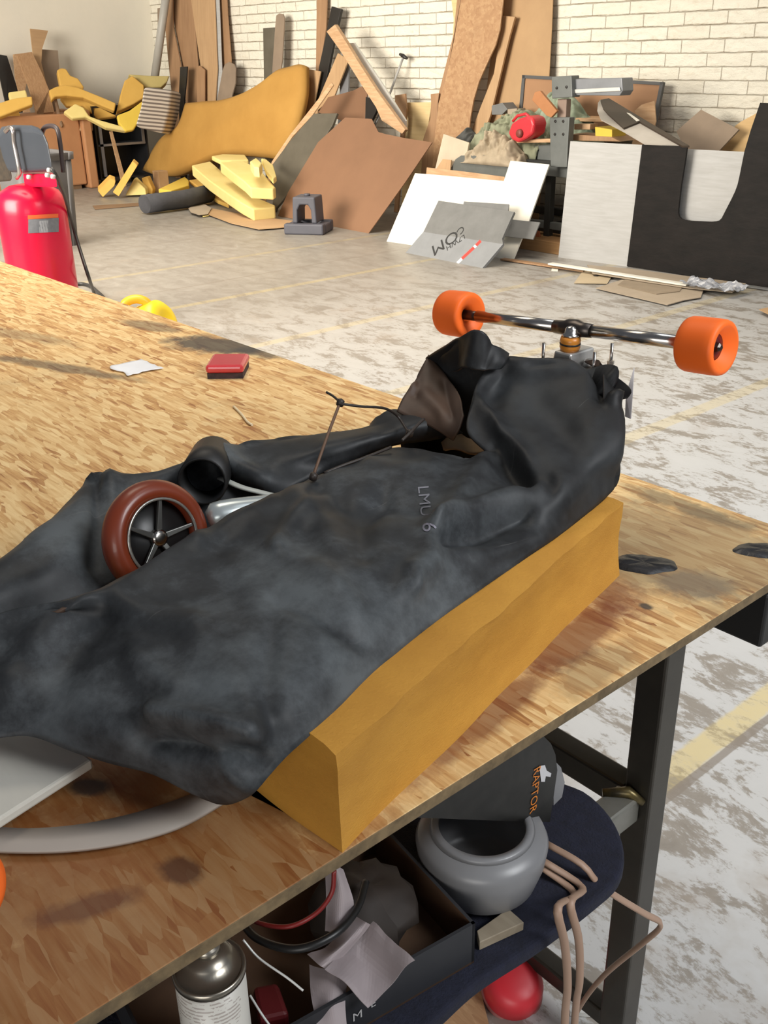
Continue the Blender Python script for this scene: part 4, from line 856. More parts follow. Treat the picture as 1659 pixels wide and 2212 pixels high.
blob_disc('tape_patch', 'round black crumpled patch stuck on the bench right of the amber block', 1391, 1219, 0.048, 0.030, 0.75, TAPE, 0.004, 1)
blob_disc('tape_patch', 'dark patch on the bench top cut by the right photo edge', 1652, 1190, 0.045, 0.026, 0.75, TAPE, 0.004, 5)
rq = root('sanding_block', onz(492, 812, TZ), 'small red plastic block with dark bristles lying on the far bench top', 'brush')
q = [onz(x, y, TZ+0.012) for x, y in ((448, 812), (454, 796), (528, 797), (540, 812))]
ci = onz(494, 805, TZ)
exr = (onz(538, 813, TZ)-onz(450, 814, TZ)).normalized(); eyr = Vector((-exr.y, exr.x, 0))
Mr = Matrix(((exr.x, eyr.x, 0, ci.x), (exr.y, eyr.y, 0, ci.y), (0, 0, 1, TZ), (0, 0, 0, 1)))
MB().box((-0.046, -0.055, 0.014), (0.046, 0.055, 0.034), Mr).build('body', mat('red_gloss', (0.60, 0.05, 0.06), None, 3, 0.22, coat=0.3), rq, bevel=0.008, seg=3)
MB().box((-0.043, -0.050, 0.0), (0.043, 0.050, 0.014), Mr).build('bristles', mat('dark_bristle', (0.06, 0.03, 0.03), (0.02, 0.015, 0.015), 60, 0.8), rq)['label'] = 'dark bristle underside'
c = onz(292, 797, TZ); rows = []
for j in range(8):
    r_ = []
    for i in range(12):
        u, v = i/11-0.5, j/7-0.5; w = 1-0.25*abs(noise.noise(Vector((u*3, v*3, 9))))
        r_.append(c+Vector((u*0.115*w, v*0.10*w, 0.004+0.004*abs(noise.noise(Vector((u*5, v*5, 2)))))))
    rows.append(r_)
o = MB().grid(rows).build('paper_scrap', mat('white_paper', (0.82, 0.83, 0.86), None, 3, 0.6), solid=0.001); finish(o, 'crumpled white paper scrap lying on the far bench top', 'paper')
o = MB().tube(catmull([onz(x, y, TZ+0.003) for x, y in ((505, 878), (522, 895), (535, 912), (545, 918))], 12), 0.0028, 6).build('wood_splinter', mat('pale_splinter', (0.78, 0.64, 0.42), None, 5, .7)); finish(o, 'pale wood splinter lying on the sunlit bench top', 'splinter')
PLAS = mat('pale_grey_plastic', (0.36, 0.315, 0.275), (0.33, 0.29, 0.25), 3, 0.5)
up = [Vector((x, y, 0)) for x, y in ((-160, 1750), (0, 1792), (150, 1790), (300, 1760), (430, 1715), (520, 1672), (600, 1620))]
lo = [Vector((x, y, 0)) for x, y in ((-160, 1822), (0, 1843), (190, 1838), (370, 1798), (500, 1728), (570, 1682), (640, 1630))]
U, L_ = catmull(up, 40), catmull(lo, 40)
o = MB().grid([[onz(p.x, p.y, TZ+0.006) for p in U], [onz(p.x, p.y, TZ+0.006) for p in L_]]).build('plastic_strip', PLAS, solid=0.004); finish(o, 'pale grey curved plastic strip lying on the near bench top', 'strip')

# ------------------------------------------------------------------ amber foam block under the cover
FA, FB = onz(738, 1838, TZ), onz(1337, 1242, TZ)
FA = Vector((-0.581, 0.437, TZ)); FB = Vector((-0.742, 1.089, TZ))
fa = (FB-FA).normalized(); fb = Vector((-fa.y, fa.x, 0)); FL = (FB-FA).length
def foam_block():
    na, nb, nz = 60, 16, 14; Wd, Ht = 0.30, 0.12
    mb = MB(); P = {}
    def pt(i, j, k):
        key = (i, j, k)
        if key not in P:
            a, b_, z = i/na*FL, j/nb*Wd, k/nz*Ht
            p = FA+fa*a+fb*b_+Vector((0, 0, z))
            n1 = noise.noise(Vector((a*7, b_*5, z*9)))
            if j == 0: p += fb*(0.0035*n1+0.010*math.sin(math.pi*k/nz)*(0.4+0.6*math.sin(3.2*a+0.6))+0.006*max(0, (k/nz-0.8))*5*(0.5+noise.noise(Vector((a*18, 3, 0)))))
            if i == 0: p += fa*(0.004*noise.noise(Vector((b_*9, z*9, 4)))+0.012*math.sin(math.pi*k/nz)*0.5)-fa*0.0+fa*(0.045*b_/Wd)
            if k == nz: p.z += 0.003*n1-0.004*math.exp(-b_/0.012)
            P[key] = mb.bm.verts.new(p)
        return P[key]
    for i in range(na):
        for j in range(nb):
            for k, fl in ((0, 1), (nz, 0)):
                mb.face([pt(i, j, k), pt(i+1, j, k), pt(i+1, j+1, k), pt(i, j+1, k)])
        for k in range(nz):
            for j in (0, nb): mb.face([pt(i, j, k), pt(i+1, j, k), pt(i+1, j, k+1), pt(i, j, k+1)])
    for j in range(nb):
        for k in range(nz):
            for i in (0, na): mb.face([pt(i, j, k), pt(i, j+1, k), pt(i, j+1, k+1), pt(i, j, k+1)])
    for f in mb.bm.faces: f.smooth = True
    o = mb.build('foam_block', mat('golden_foam', (0.54, 0.265, 0.034), (0.46, 0.215, 0.025), 6, 0.7, stretch=(1.5, 1.5, 4), bmp=0.0015, bscale=160))
    o.data.set_sharp_from_angle(angle=math.radians(40))
    finish(o, 'long golden foam block on the bench under the black rubber cover', 'foam block')
foam_block()

# ------------------------------------------------------------------ the upturned board: trucks, wheels, deck
A_ = Vector((-0.2497, 0.9683, 0)); B_ = Vector((-0.9683, -0.2497, 0)); O_ = Vector((-0.58, 0.435, 0))
def loc(a, b_, z): return O_+A_*a+B_*b_+Vector((0, 0, z))
rk = root('skateboard', loc(0.4, 0.2, 0.98), 'upside down luge board with orange wheels under a black rubber cover', 'skateboard')
ORG = mat('orange_urethane', (0.95, 0.165, 0.022), (0.92, 0.15, 0.018), 5, 0.5, spec=0.3)
CORE = mat('dark_red_core', (0.10, 0.012, 0.014), None, 8, 0.35); STEEL = mat('polished_steel', (0.60, 0.57, 0.53), (0.46, 0.43, 0.39), 9, 0.22, metal=1.0)
STEELB = mat('burnt_steel', (0.10, 0.085, 0.075), (0.06, 0.05, 0.045), 12, 0.35, metal=0.9)
AZT = 1.153
cl, cr = onz(991, 678, 1.136), onz(1525, 747, 1.172)
ax = (cr-cl).normalized(); RW = 0.0395; HW = 0.0300
def street_wheel(c, d, nm='wheel', r=RW, hw=HW):
    """d: unit vector pointing to the wheel's outer face"""
    prof = [(-hw*0.62, 0.012), (-hw*0.75, r*0.50), (-hw, r*0.74), (-hw*0.99, r*0.88), (-hw*0.93, r*0.955), (-hw*0.80, r*0.99), (-hw*0.5, r), (hw*0.5, r), (hw*0.80, r*0.99), (hw*0.93, r*0.955), (hw*0.99, r*0.88), (hw, r*0.76), (hw*0.45, r*0.46), (hw*0.40, 0.012)]
    w = MB().lathe(prof, c, d, 56, closed=True).build(nm, ORG, rk); WLOC[w.name] = WLOC[rk.name]
    WLOC[w.name] = WLOC[rk.name].copy()
    k = MB().lathe([(hw*0.20, 0.0), (hw*0.46, 0.004), (hw*0.52, r*0.30), (hw*0.50, r*0.47), (hw*0.42, r*0.47), (hw*0.2, r*0.3)], c, d, 36)
    co = k.build('core', CORE, w); co['label'] = 'dark red wheel core'
    a = MB().lathe([(hw*0.35, 0), (hw*0.35, 0.0072), (hw*0.72, 0.0072), (hw*0.80, 0.004), (hw*0.80, 0)], c, d, 6, smooth=False).build('axle_nut', STEELB, w)
    return w
street_wheel(cl, -ax); street_wheel(cr, ax)
mid = (cl+cr)/2; mid = onz(1236, 713, AZT); mid = cl+ax*((mid-cl).dot(ax))
MB().tube([cl+ax*0.012, cl+ax*0.055], 0.0085, 16).build('axle', STEELB, rk)
MB().tube([cr-ax*0.055, cr-ax*0.012], 0.0085, 16).build('axle', STEELB, rk)
MB().tube([cl+ax*0.045, mid-ax*0.03], 0.0098, 20).build('hanger_tube', STEEL, rk)
MB().tube([mid+ax*0.03, cr-ax*0.045], 0.0098, 20).build('hanger_tube', STEEL, rk)
MB().lathe([(-0.036, 0.0), (-0.036, 0.0105), (-0.018, 0.0115), (-0.008, 0.015), (0.008, 0.015), (0.018, 0.0115), (0.036, 0.0105), (0.036, 0.0)], mid, ax, 28).build('hanger_joint', STEELB, rk)['label'] = 'darker welded joint of the axle'
towards = Vector((CAM.x-mid.x, CAM.y-mid.y, 0)).normalized()
kp = mid+towards*0.018-ax*0.004
GOLD = mat('amber_bushing', (0.62, 0.24, 0.03), (0.55, 0.2, 0.025), 5, 0.35)
kd = Vector((0.03, -0.02, 1)).normalized()
MB().lathe([(-0.030, 0.004), (-0.030, 0.0145), (-0.024, 0.0165), (-0.019, 0.0150), (-0.0145, 0.0165), (-0.008, 0.0145), (-0.008, 0.004)], kp, kd, 28, closed=True).build('bushing', GOLD, rk)['label'] = 'amber rubber bushing'
MB().lathe([(-0.0078, 0.0), (-0.0078, 0.0135), (-0.004, 0.0135), (-0.003, 0.010), (0.004, 0.0095), (0.008, 0.006), (0.009, 0.0)], kp, kd, 24).build('kingpin_nut', STEEL, rk)
MB().lathe([(-0.018, 0.0148), (-0.018, 0.0166), (-0.0205, 0.0166), (-0.0205, 0.0148)], kp, kd, 28, closed=True).build('washer', BLACKB, rk)
bp = kp-kd*0.0305
e1 = Vector((ax.x, ax.y, 0)).normalized(); e2 = Vector((-e1.y, e1.x, 0))
Mb = Matrix(((e1.x, e2.x, 0, bp.x), (e1.y, e2.y, 0, bp.y), (0, 0, 1, bp.z), (0, 0, 0, 1)))
SILV = mat('cast_aluminium', (0.55, 0.54, 0.52), (0.45, 0.44, 0.42), 9, 0.4, metal=0.7)
mb = MB(); mb.prism([Mb @ Vector((x, -0.018, z)) for x, z in ((-0.016, 0.0), (0.016, 0.0), (0.020, -0.020), (0.030, -0.032), (-0.030, -0.032), (-0.020, -0.020))], e2*0.06)
bpo = mb.build('baseplate', SILV, rk, bevel=0.003)
MB().lathe([(0, 0), (0, 0.012), (0.014, 0.010), (0.018, 0.0)], Mb @ Vector((0.030, 0.012, -0.026)), (0.25, 0.1, 1), 16).build('pivot_cup', SILV, rk)
for xx, yy in ((-0.036, -0.02), (0.052, -0.005), (-0.030, 0.055), (0.040, 0.055)):
    q = Mb @ Vector((xx, yy, -0.045)); MB().tube([q, q+Vector((0, 0, 0.054))], 0.0027, 8).build('bolt', STEEL, rk)
    q2 = Mb @ Vector((xx, yy, -0.026)); MB().lathe([(0, 0), (0, 0.0055), (0.006, 0.0055), (0.006, 0)], q2, (0, 0, 1), 6, smooth=False).build('nut', STEEL, rk)
# deck, hidden by the cover except for its pale tail
zs = [(-0.06, 0.974), (0.10, 0.974), (0.66, 0.974), (0.745, 1.075), (0.80, 1.092), (0.92, 1.094)]
def deckz(a):
    for (a0, z0), (a1, z1) in zip(zs, zs[1:]):
        if a <= a1: return z0+(z1-z0)*(a-a0)/(a1-a0)
    return zs[-1][1]
dk = [[loc(0.08+0.80*i/40, 0.10+0.13*j/6, deckz(0.08+0.80*i/40)-0.004) for i in range(41)] for j in range(7)]
MB().grid(dk).build('deck', PINE, rk, solid=0.012)
tail = [(-240, 1590), (60, 1580), (130, 1590), (200, 1640), (0, 1768), (-240, 1905)]
MB().prism([onz(x, y, 0.885) for x, y in tail], (0, 0, -0.012)).build('tail_plate', mat('pale_tail_plate', (0.62, 0.60, 0.53), (0.55, 0.53, 0.47), 3, 0.45, stretch=(1, 6, 1)), rk, bevel=0.003)['label'] = 'pale grey tail plate'
MB().box((-0.02, -0.02, 0), (0.02, 0.02, 0.022), Matrix.Translation(onz(-120, 1700, 0.851))).build('tail_spacer', BLACKB, rk)
rwc = onz(-140, 1907, 0.97)
street_wheel(rwc, ax, r=0.046, hw=0.032)
# scooter wheel in the opening
SW = onz(338, 1162, 0.985); sa = Vector((0.93, 0.12, 0.30)).normalized()
RS = 0.076
RUB = mat('red_brown_urethane', (0.19, 0.032, 0.010), (0.15, 0.024, 0.007), 4, 0.38, coat=0.15)
tw = 0.019; pr = []
for k in range(17):
    a = -math.pi*0.5+math.pi*k/16; pr.append((tw*math.sin(a), RS-0.016+0.016*math.cos(a)))
pr = [(-tw*0.8, RS-0.026)]+pr+[(tw*0.8, RS-0.026)]
sw = MB().lathe(pr, SW, sa, 64, closed=True).build('scooter_wheel', RUB, rk); sw['label'] = 'large red brown scooter wheel'
WLOC[sw.name] = WLOC[rk.name].copy()
HUBB = mat('black_hub', (0.012, 0.012, 0.012), None, 4, 0.4)
MB().lathe([(tw*0.86, RS-0.027), (tw*0.86, RS-0.0235), (tw*0.95, RS-0.0235), (tw*0.95, RS-0.027)], SW, sa, 48, closed=True).build('hub_rim', mat('silver_rim', (0.45, 0.44, 0.40), None, 4, 0.3, metal=0.8), sw)
MB().lathe([(-0.004, 0.0), (-0.004, RS-0.026), (0.001, RS-0.026), (0.001, 0.0)], SW, sa, 40).build('hub_disc', HUBB, sw)
u = sa.orthogonal().normalized(); w_ = sa.cross(u)
for k in range(5):
    an = 2*math.pi*k/5+0.5; d = u*math.cos(an)+w_*math.sin(an); s = sa.cross(d)
    mb = MB(); r0, r1 = 0.010, RS-0.026
    mb.prism([SW+d*r0-s*0.004+sa*0.004, SW+d*r0+s*0.004+sa*0.004, SW+d*r1+s*0.0022+sa*0.010, SW+d*r1-s*0.0022+sa*0.010], sa*0.005)
    mb.build('spoke', mat('grey_hub_metal', (0.16, 0.16, 0.15), None, 4, 0.35, metal=0.7), sw, bevel=0.001)
MB().lathe([(0.001, 0), (0.001, 0.012), (0.010, 0.011), (0.012, 0.006), (0.012, 0)], SW, sa, 24).build('bearing', STEEL, sw)
# grey can end, strap and black tube inside the opening
q0 = onz(500, 1110, 0.985)
MB().tube(catmull([q0+Vector((-0.012, -0.03, -0.004)), q0, q0+Vector((0.03, 0.10, -0.01))], 12), [0.012]+[0.021]*11, 20).build('motor_can', mat('silver_can', (0.62, 0.68, 0.68), None, 3, 0.28, metal=0.6), rk)['label'] = 'rounded silver cylinder'
MB().tube(catmull([onz(475, 1032, 0.985), onz(520, 1052, 0.985), onz(565, 1064, 0.982), onz(610, 1075, 0.975)], 14), 0.006, 8, flat=0.4).build('strap', mat('pale_strap', (0.5, 0.52, 0.48), None, 3, 0.4), rk)['label'] = 'pale strap'
e = onz(437, 1040, 1.0)
tb = MB().lathe([(0.0, 0.031), (0.0, 0.036), (-0.12, 0.036), (-0.12, 0.031)], e, (0.75, -0.62, 0.1), 28, closed=True).build('rubber_tube', mat('black_rubber_tube', (0.008, 0.008, 0.008), None, 3, 0.5), rk)
tb['label'] = 'black rubber tube end'

# ------------------------------------------------------------------ black rubber cover, sculpted as sheets
def rub_mat():
    m = bpy.data.materials.new('black_rubber_sheet'); nt, nd, lk, bs = nodes_of(m)
    v = coords(nt)
    n1 = noise_n(nt, v, 5.0, 3, 0.5); n2 = noise_n(nt, coords(nt, (1, 1, 1), (0, 0, 0), (5, 1, 2)), 26.0, 8, 0.7)
    k = math_(nt, 'ADD', math_(nt, 'MULTIPLY', n1, 0.65), math_(nt, 'MULTIPLY', n2, 0.35))
    c = ramp(nt, k, [(0.36, (0.008, 0.0085, 0.0095)), (0.49, (0.030, 0.033, 0.036)), (0.64, (0.098, 0.110, 0.118))])
    sx = nt.nodes.new('ShaderNodeSeparateXYZ'); lk.new(v, sx.inputs[0])
    dust = ramp(nt, math_(nt, 'ADD', math_(nt, 'MULTIPLY', sx.outputs[1], 2.0), math_(nt, 'MULTIPLY', n1, 0.8)), [(0.40, (1, 1, 1)), (0.85, (0, 0, 0))])
    c = mixc(nt, dust, mixc(nt, 0.75, c, (0.0065, 0.006, 0.0062)), c)
    sc = noise_n(nt, coords(nt, (60, 3, 3), (0, 0, 0.9)), 2.0, 3)
    c = mixc(nt, ramp(nt, sc, [(0.70, (0, 0, 0)), (0.78, (0.35, 0.35, 0.35))]), c, (0.16, 0.16, 0.155))
    lk.new(c, bs.inputs['Base Color'])
    lk.new(ramp(nt, k, [(0.35, (0.46, 0.46, 0.46)), (0.65, (0.60, 0.60, 0.60))]), bs.inputs['Roughness'])
    bs.inputs['Specular IOR Level'].default_value = 0.3
    bump(nt, bs, n2, 0.25, 0.0012); return m
RUBB = rub_mat()
INNER = mat('brown_rubber_inside', (0.085, 0.048, 0.030), (0.050, 0.030, 0.020), 9, 0.6)
rcv = root('rubber_cover', loc(0.4, 0.2, TZ), 'black rubber sheet cover laced over the upturned board', 'cover')
def sheet_grid(cols, nv, nu):
    """cols: list of control columns, each a list of (px, py, z) -> grid of points rows[nv][nu]"""
    C = [catmull([onz(*c) for c in col], nv) for col in cols]
    return [catmull([C[i][j] for i in range(len(C))], nu) for j in range(nv)]
def segd(p, a, b):
    ab = (b[0]-a[0], b[1]-a[1]); t = ((p[0]-a[0])*ab[0]+(p[1]-a[1])*ab[1])/max(ab[0]**2+ab[1]**2, 1e-6); t = min(max(t, 0), 1)
    return math.hypot(p[0]-a[0]-ab[0]*t, p[1]-a[1]-ab[1]*t)
def sculpt(rows, creases, namp, edge_fix=0.06):
    """push the sheet in and out along its own normals: folds listed as (polyline, height, half width)"""
    nv, nu = len(rows), len(rows[0]); out = []
    for j in range(nv):
        r = []
        for i in range(nu):
            p = rows[j][i]
            du = rows[j][min(i+1, nu-1)]-rows[j][max(i-1, 0)]; dv = rows[min(j+1, nv-1)][i]-rows[max(j-1, 0)][i]
            n = du.cross(dv)
            n = n.normalized() if n.length > 1e-9 else Vector((0, 0, 1))
            if n.dot(CAM-p) < 0: n = -n
            q = proj(p); h = 0.0
            for line, hh, wd in creases:
                d = min(segd(q, a, b) for a, b in zip(line, line[1:]))
                if d < wd*2.4: h += 1.35*hh*math.exp(-(d/wd)**2*1.2)
            x = p*1.0
            h += namp*(noise.noise(x*9.0)+0.5*noise.noise(x*21.0+Vector((3, 1, 7))))
            v = j/(nv-1); e = min(1.0, min(v, 1-v)/edge_fix) if edge_fix else 1.0
            r.append(p+n*h*(0.25+0.75*e))
        out.append(r)
    return out
front = [
    [(468, 1737, .890), (400, 1712, .905), (300, 1670, .915), (170, 1627, .925), (60, 1590, .93), (-60, 1600, .93), (-230, 1600, .93)],
    [(500, 1737, .893), (425, 1690, .925), (330, 1630, .945), (220, 1570, .955), (120, 1520, .96), (0, 1490, .955), (-180, 1480, .95)],
    [(548, 1712, .93), (460, 1640, .965), (380, 1570, .975), (280, 1500, .975), (170, 1450, .975), (60, 1410, .975), (-110, 1380, .98)],
    [(600, 1655, .955), (525, 1575, .99), (440, 1500, 1.0), (340, 1430, .995), (230, 1380, .99), (130, 1330, .995), (20, 1318, 1.0)],
    [(648, 1608, .966), (590, 1530, 1.0), (510, 1450, 1.015), (420, 1385, 1.01), (320, 1335, 1.005), (240, 1300, 1.01), (178, 1290, 1.012)],
    [(720, 1542, .968), (660, 1460, 1.005), (580, 1385, 1.02), (490, 1325, 1.018), (400, 1280, 1.013), (325, 1245, 1.015), (262, 1248, 1.012)],
    [(800, 1463, .969), (745, 1380, 1.008), (660, 1305, 1.024), (570, 1250, 1.022), (480, 1208, 1.018), (400, 1180, 1.018), (345, 1208, 1.012)],
    [(870, 1400, .970), (815, 1315, 1.008), (740, 1235, 1.026), (650, 1180, 1.026), (570, 1140, 1.024), (500, 1115, 1.022), (436, 1155, 1.01)],
    [(950, 1337, .970), (900, 1250, 1.008), (830, 1170, 1.028), (750, 1115, 1.03), (670, 1080, 1.03), (610, 1066, 1.026), (560, 1090, 1.01)],
    [(1020, 1287, .970), (975, 1200, 1.006), (915, 1120, 1.026), (845, 1070, 1.032), (775, 1035, 1.032), (720, 1018, 1.03), (668, 1036, 1.016)],
    [(1090, 1238, .970), (1050, 1155, 1.004), (995, 1080, 1.022), (935, 1035, 1.03), (880, 1005, 1.03), (825, 985, 1.027), (770, 995, 1.015)],
    [(1150, 1197, .970), (1110, 1115, 1.006), (1060, 1050, 1.018), (1010, 1010, 1.026), (960, 985, 1.03), (910, 972, 1.028), (862, 966, 1.02)],
    [(1200, 1163, .970), (1165, 1085, 1.014), (1130, 1035, 1.020), (1090, 1010, 1.024), (1060, 1000, 1.024), (1015, 994, 1.022), (965, 990, 1.02)],
    [(1235, 1137, .970), (1215, 1060, 1.020), (1185, 1010, 1.034), (1150, 975, 1.040), (1110, 958, 1.042), (1080, 960, 1.036), (1050, 985, 1.022)],
    [(1265, 1113, .971), (1255, 1030, 1.026), (1230, 965, 1.048), (1190, 915, 1.060), (1130, 890, 1.064), (1075, 895, 1.060), (1010, 930, 1.05)],
    [(1292, 1091, .972), (1292, 1005, 1.032), (1275, 930, 1.062), (1235, 870, 1.080), (1165, 835, 1.086), (1090, 835, 1.084), (1018, 868, 1.075)],
    [(1312, 1073, .974), (1322, 985, 1.036), (1312, 905, 1.070), (1275, 840, 1.094), (1200, 800, 1.104), (1110, 795, 1.106), (1038, 812, 1.098)],
    [(1330, 1050, .980), (1346, 965, 1.038), (1344, 890, 1.074), (1310, 826, 1.102), (1235, 785, 1.114), (1150, 775, 1.118), (1075, 772, 1.116)],
]
# the far end: hidden columns that turn the bulge round its end
def back_col(col, da, db, dz): return [(onz(*c)+A_*da+B_*(db*k)+Vector((0, 0, dz))) for k, c in enumerate(col)]
CR = [
    ([(430, 1160), (330, 1225), (240, 1275), (180, 1300)], 0.004, 18), ([(590, 1085), (500, 1130), (430, 1175)], 0.005, 16), ([(700, 1075), (640, 1120), (600, 1180)], 0.007, 20), ([(830, 1060), (780, 1130), (790, 1200)], -0.006, 28),
    ([(1060, 985), (1000, 1060), (942, 1140)], 0.010, 26), ([(942, 1140), (1040, 1095), (1165, 1058)], 0.013, 22), ([(960, 1165), (1040, 1150), (1130, 1110)], -0.015, 26), ([(935, 1160), (925, 1215), (880, 1275)], 0.010, 30),
    ([(1170, 1170), (1040, 1200), (975, 1175)], 0.006, 26), ([(1085, 985), (1130, 1030), (1165, 1050)], -0.020, 30), ([(1030, 870), (1085, 940), (1130, 990), (1165, 1052)], 0.012, 20),
    ([(1160, 870), (1240, 960), (1300, 1030)], -0.006, 40), ([(1290, 785), (1300, 870)], -0.012, 15), ([(1300, 872), (1352, 842)], 0.010, 15), ([(1310, 820), (1340, 830)], -0.014, 16),
    ([(1040, 800), (1090, 780), (1140, 810), (1230, 800)], 0.006, 20), ([(1090, 800), (1060, 860)], -0.010, 28),
    ([(690, 1060), (760, 1095), (830, 1080), (900, 1090)], -0.008, 26), ([(640, 1075), (700, 1130), (720, 1180)], 0.005, 30), ([(560, 1130), (610, 1190), (700, 1240), (760, 1310)], 0.004, 28), ([(480, 1160), (470, 1230), (520, 1320)], -0.004, 40),
    ([(600, 1290), (700, 1330), (770, 1380)], -0.006, 26), ([(345, 1545), (430, 1555), (540, 1580)], 0.016, 32), ([(330, 1610), (430, 1625), (560, 1640)], -0.016, 34), ([(590, 1340), (572, 1470), (585, 1560), (620, 1625)], -0.005, 30), ([(540, 1520), (560, 1600), (575, 1650)], 0.003, 16),
    ([(180, 1290), (120, 1340), (70, 1410), (20, 1470)], 0.010, 40), ([(210, 1340), (150, 1420), (110, 1500)], -0.007, 44), ([(0, 1400), (60, 1440)], -0.004, 36), ([(260, 1300), (330, 1330), (420, 1340)], 0.006, 30), ([(300, 1420), (380, 1490)], 0.006, 34),
    ([(880, 1240), (890, 1280)], 0.005, 14), ([(720, 1250), (800, 1210), (900, 1230)], 0.005, 50), ([(800, 1000), (850, 1010), (930, 1005)], 0.005, 24), ([(540, 1700), (480, 1650), (430, 1600)], 0.006, 22),
]
fc = [[onz(*c) for c in col] for col in front]
last = fc[-1]
for da, sq in ((0.035, 0.03), (0.055, 0.09), (0.06, 0.17)):
    fc.append([Vector((p.x, p.y, p.z-(0.012+sq*0.28)*(k/6.0)**1.5))+A_*da*(1.0-0.3*k/6)+B_*sq*(1.0-0.35*k/6) for k, p in enumerate(last)])
NVF, NUF = 66, 190
Cc = [catmull(col, NVF) for col in fc]
frows = [catmull([Cc[i][j] for i in range(len(Cc))], NUF) for j in range(NVF)]
frows = sculpt(frows, CR, 0.0045)
fs = MB().grid(frows).build('front_sheet', RUBB, rcv, solid=0.003, mats=[RUBB, INNER])
backc = [
    [(-170, 1440, .93), (-170, 1380, .95), (-160, 1300, .965)],
    [(0, 1352, .93), (0, 1275, .965), (0, 1217, .978)],
    [(120, 1315, .93), (112, 1220, .975), (108, 1138, .992)],
    [(205, 1285, .93), (195, 1150, .982), (203, 1046, 1.0)],
    [(290, 1240, .93), (262, 1120, .972), (240, 1026, 1.002)],
    [(420, 1170, .93), (360, 1080, .968), (360, 1018, 1.0)],
    [(545, 1105, .93), (470, 1040, .972), (432, 992, 1.004)],
    [(602, 1075, .965), (545, 1018, 1.0), (486, 970, 1.012)],
    [(690, 1024, .985), (655, 982, 1.012), (640, 946, 1.012)],
    [(770, 992, .995), (750, 960, 1.018), (745, 934, 1.014)],
    [(850, 962, 1.0), (830, 942, 1.022), (818, 922, 1.022)],
    [(925, 952, 1.0), (885, 922, 1.032), (850, 894, 1.034)],
    [(1000, 935, 1.01), (960, 905, 1.034), (905, 880, 1.036)],
]
bc = []
for col in backc:
    q = [onz(*c) for c in col]; t = q[-1]
    bc.append(q+[t+B_*0.035+Vector((0, 0, -0.018)), Vector((t.x, t.y, 0))+B_*0.085+Vector((0, 0, TZ+0.055)), Vector((t.x, t.y, 0))+B_*0.10+Vector((0, 0, TZ+0.006))])
Cb = [catmull(col, 36) for col in bc]
brows = [catmull([Cb[i][j] for i in range(len(Cb))], 120) for j in range(36)]
CB = [([(205, 1040), (215, 1120), (205, 1220)], -0.008, 18), ([(240, 1030), (250, 1110)], 0.006, 20), ([(480, 972), (500, 1000), (560, 1030)], 0.006, 22), ([(540, 975), (600, 1010), (690, 1000)], -0.006, 24), ([(700, 960), (800, 950)], 0.004, 20)]
brows = sculpt(brows, CB, 0.004, 0.0)
MB().grid(brows).build('back_sheet', RUBB, rcv, solid=0.003, mats=[RUBB, INNER])
# torn hood at the far end: tent, brown turned-out flap, dark inside
tent = [[(922, 770, 1.095), (938, 796, 1.072), (948, 815, 1.06)], [(962, 746, 1.13), (972, 778, 1.10), (975, 802, 1.085)], [(1004, 723, 1.155), (1004, 765, 1.125), (1002, 795, 1.105)], [(1036, 714, 1.165), (1034, 768, 1.13), (1022, 798, 1.11)], [(1064, 742, 1.145), (1064, 775, 1.125), (1050, 800, 1.11)], [(1096, 766, 1.122), (1092, 782, 1.116), (1080, 796, 1.108)]]
tr = sheet_grid(tent, 16, 40); tr = sculpt(tr, [([(1036, 714), (1010, 790)], 0.004, 14), ([(985, 740), (980, 800)], -0.005, 14), ([(1064, 745), (1050, 795)], -0.004, 12)], 0.003, 0.0)
MB().grid(tr).build('hood_peak', RUBB, rcv, solid=0.003, mats=[INNER, RUBB])
flap = [[(924, 770, 1.094), (898, 818, 1.075), (874, 856, 1.055), (857, 890, 1.04)], [(952, 798, 1.080), (928, 842, 1.062), (900, 880, 1.046), (880, 902, 1.034)], [(978, 830, 1.070), (956, 872, 1.052), (930, 900, 1.040), (912, 914, 1.030)], [(996, 862, 1.064), (980, 896, 1.048), (962, 918, 1.036), (948, 930, 1.026)], [(1004, 900, 1.054), (996, 922, 1.042), (988, 938, 1.03), (982, 950, 1.018)]]
fr_ = sheet_grid(flap, 24, 30); fr_ = sculpt(fr_, [([(890, 830), (930, 870), (960, 900)], 0.006, 14), ([(905, 800), (900, 850)], -0.008, 14), ([(960, 830), (975, 900)], -0.004, 12)], 0.003, 0.0)
o = MB().grid(fr_).build('torn_flap', INNER, rcv, solid=0.003); o['label'] = 'turned-out flap showing its brown inside'
wallc = []
for x, y, z in ((862, 884, 1.036), (895, 825, 1.068), (926, 772, 1.092), (965, 748, 1.126), (1005, 725, 1.152), (1036, 717, 1.162), (1064, 745, 1.142), (1100, 770, 1.118)):
    p = onz(x, y, z); wallc.append([p, p+A_*0.02+B_*0.012+Vector((0, 0, -0.06)), Vector((p.x, p.y, 0))+A_*0.035+B_*0.02+Vector((0, 0, 0.93)), Vector((p.x, p.y, 0))+A_*0.02+B_*0.03+Vector((0, 0, 0.87))])
Cw = [catmull(c_, 14) for c_ in wallc]
MB().grid([catmull([Cw[i][j] for i in range(len(Cw))], 36) for j in range(14)]).build('hood_back', INNER, rcv, solid=0.003, mats=[INNER, RUBB])
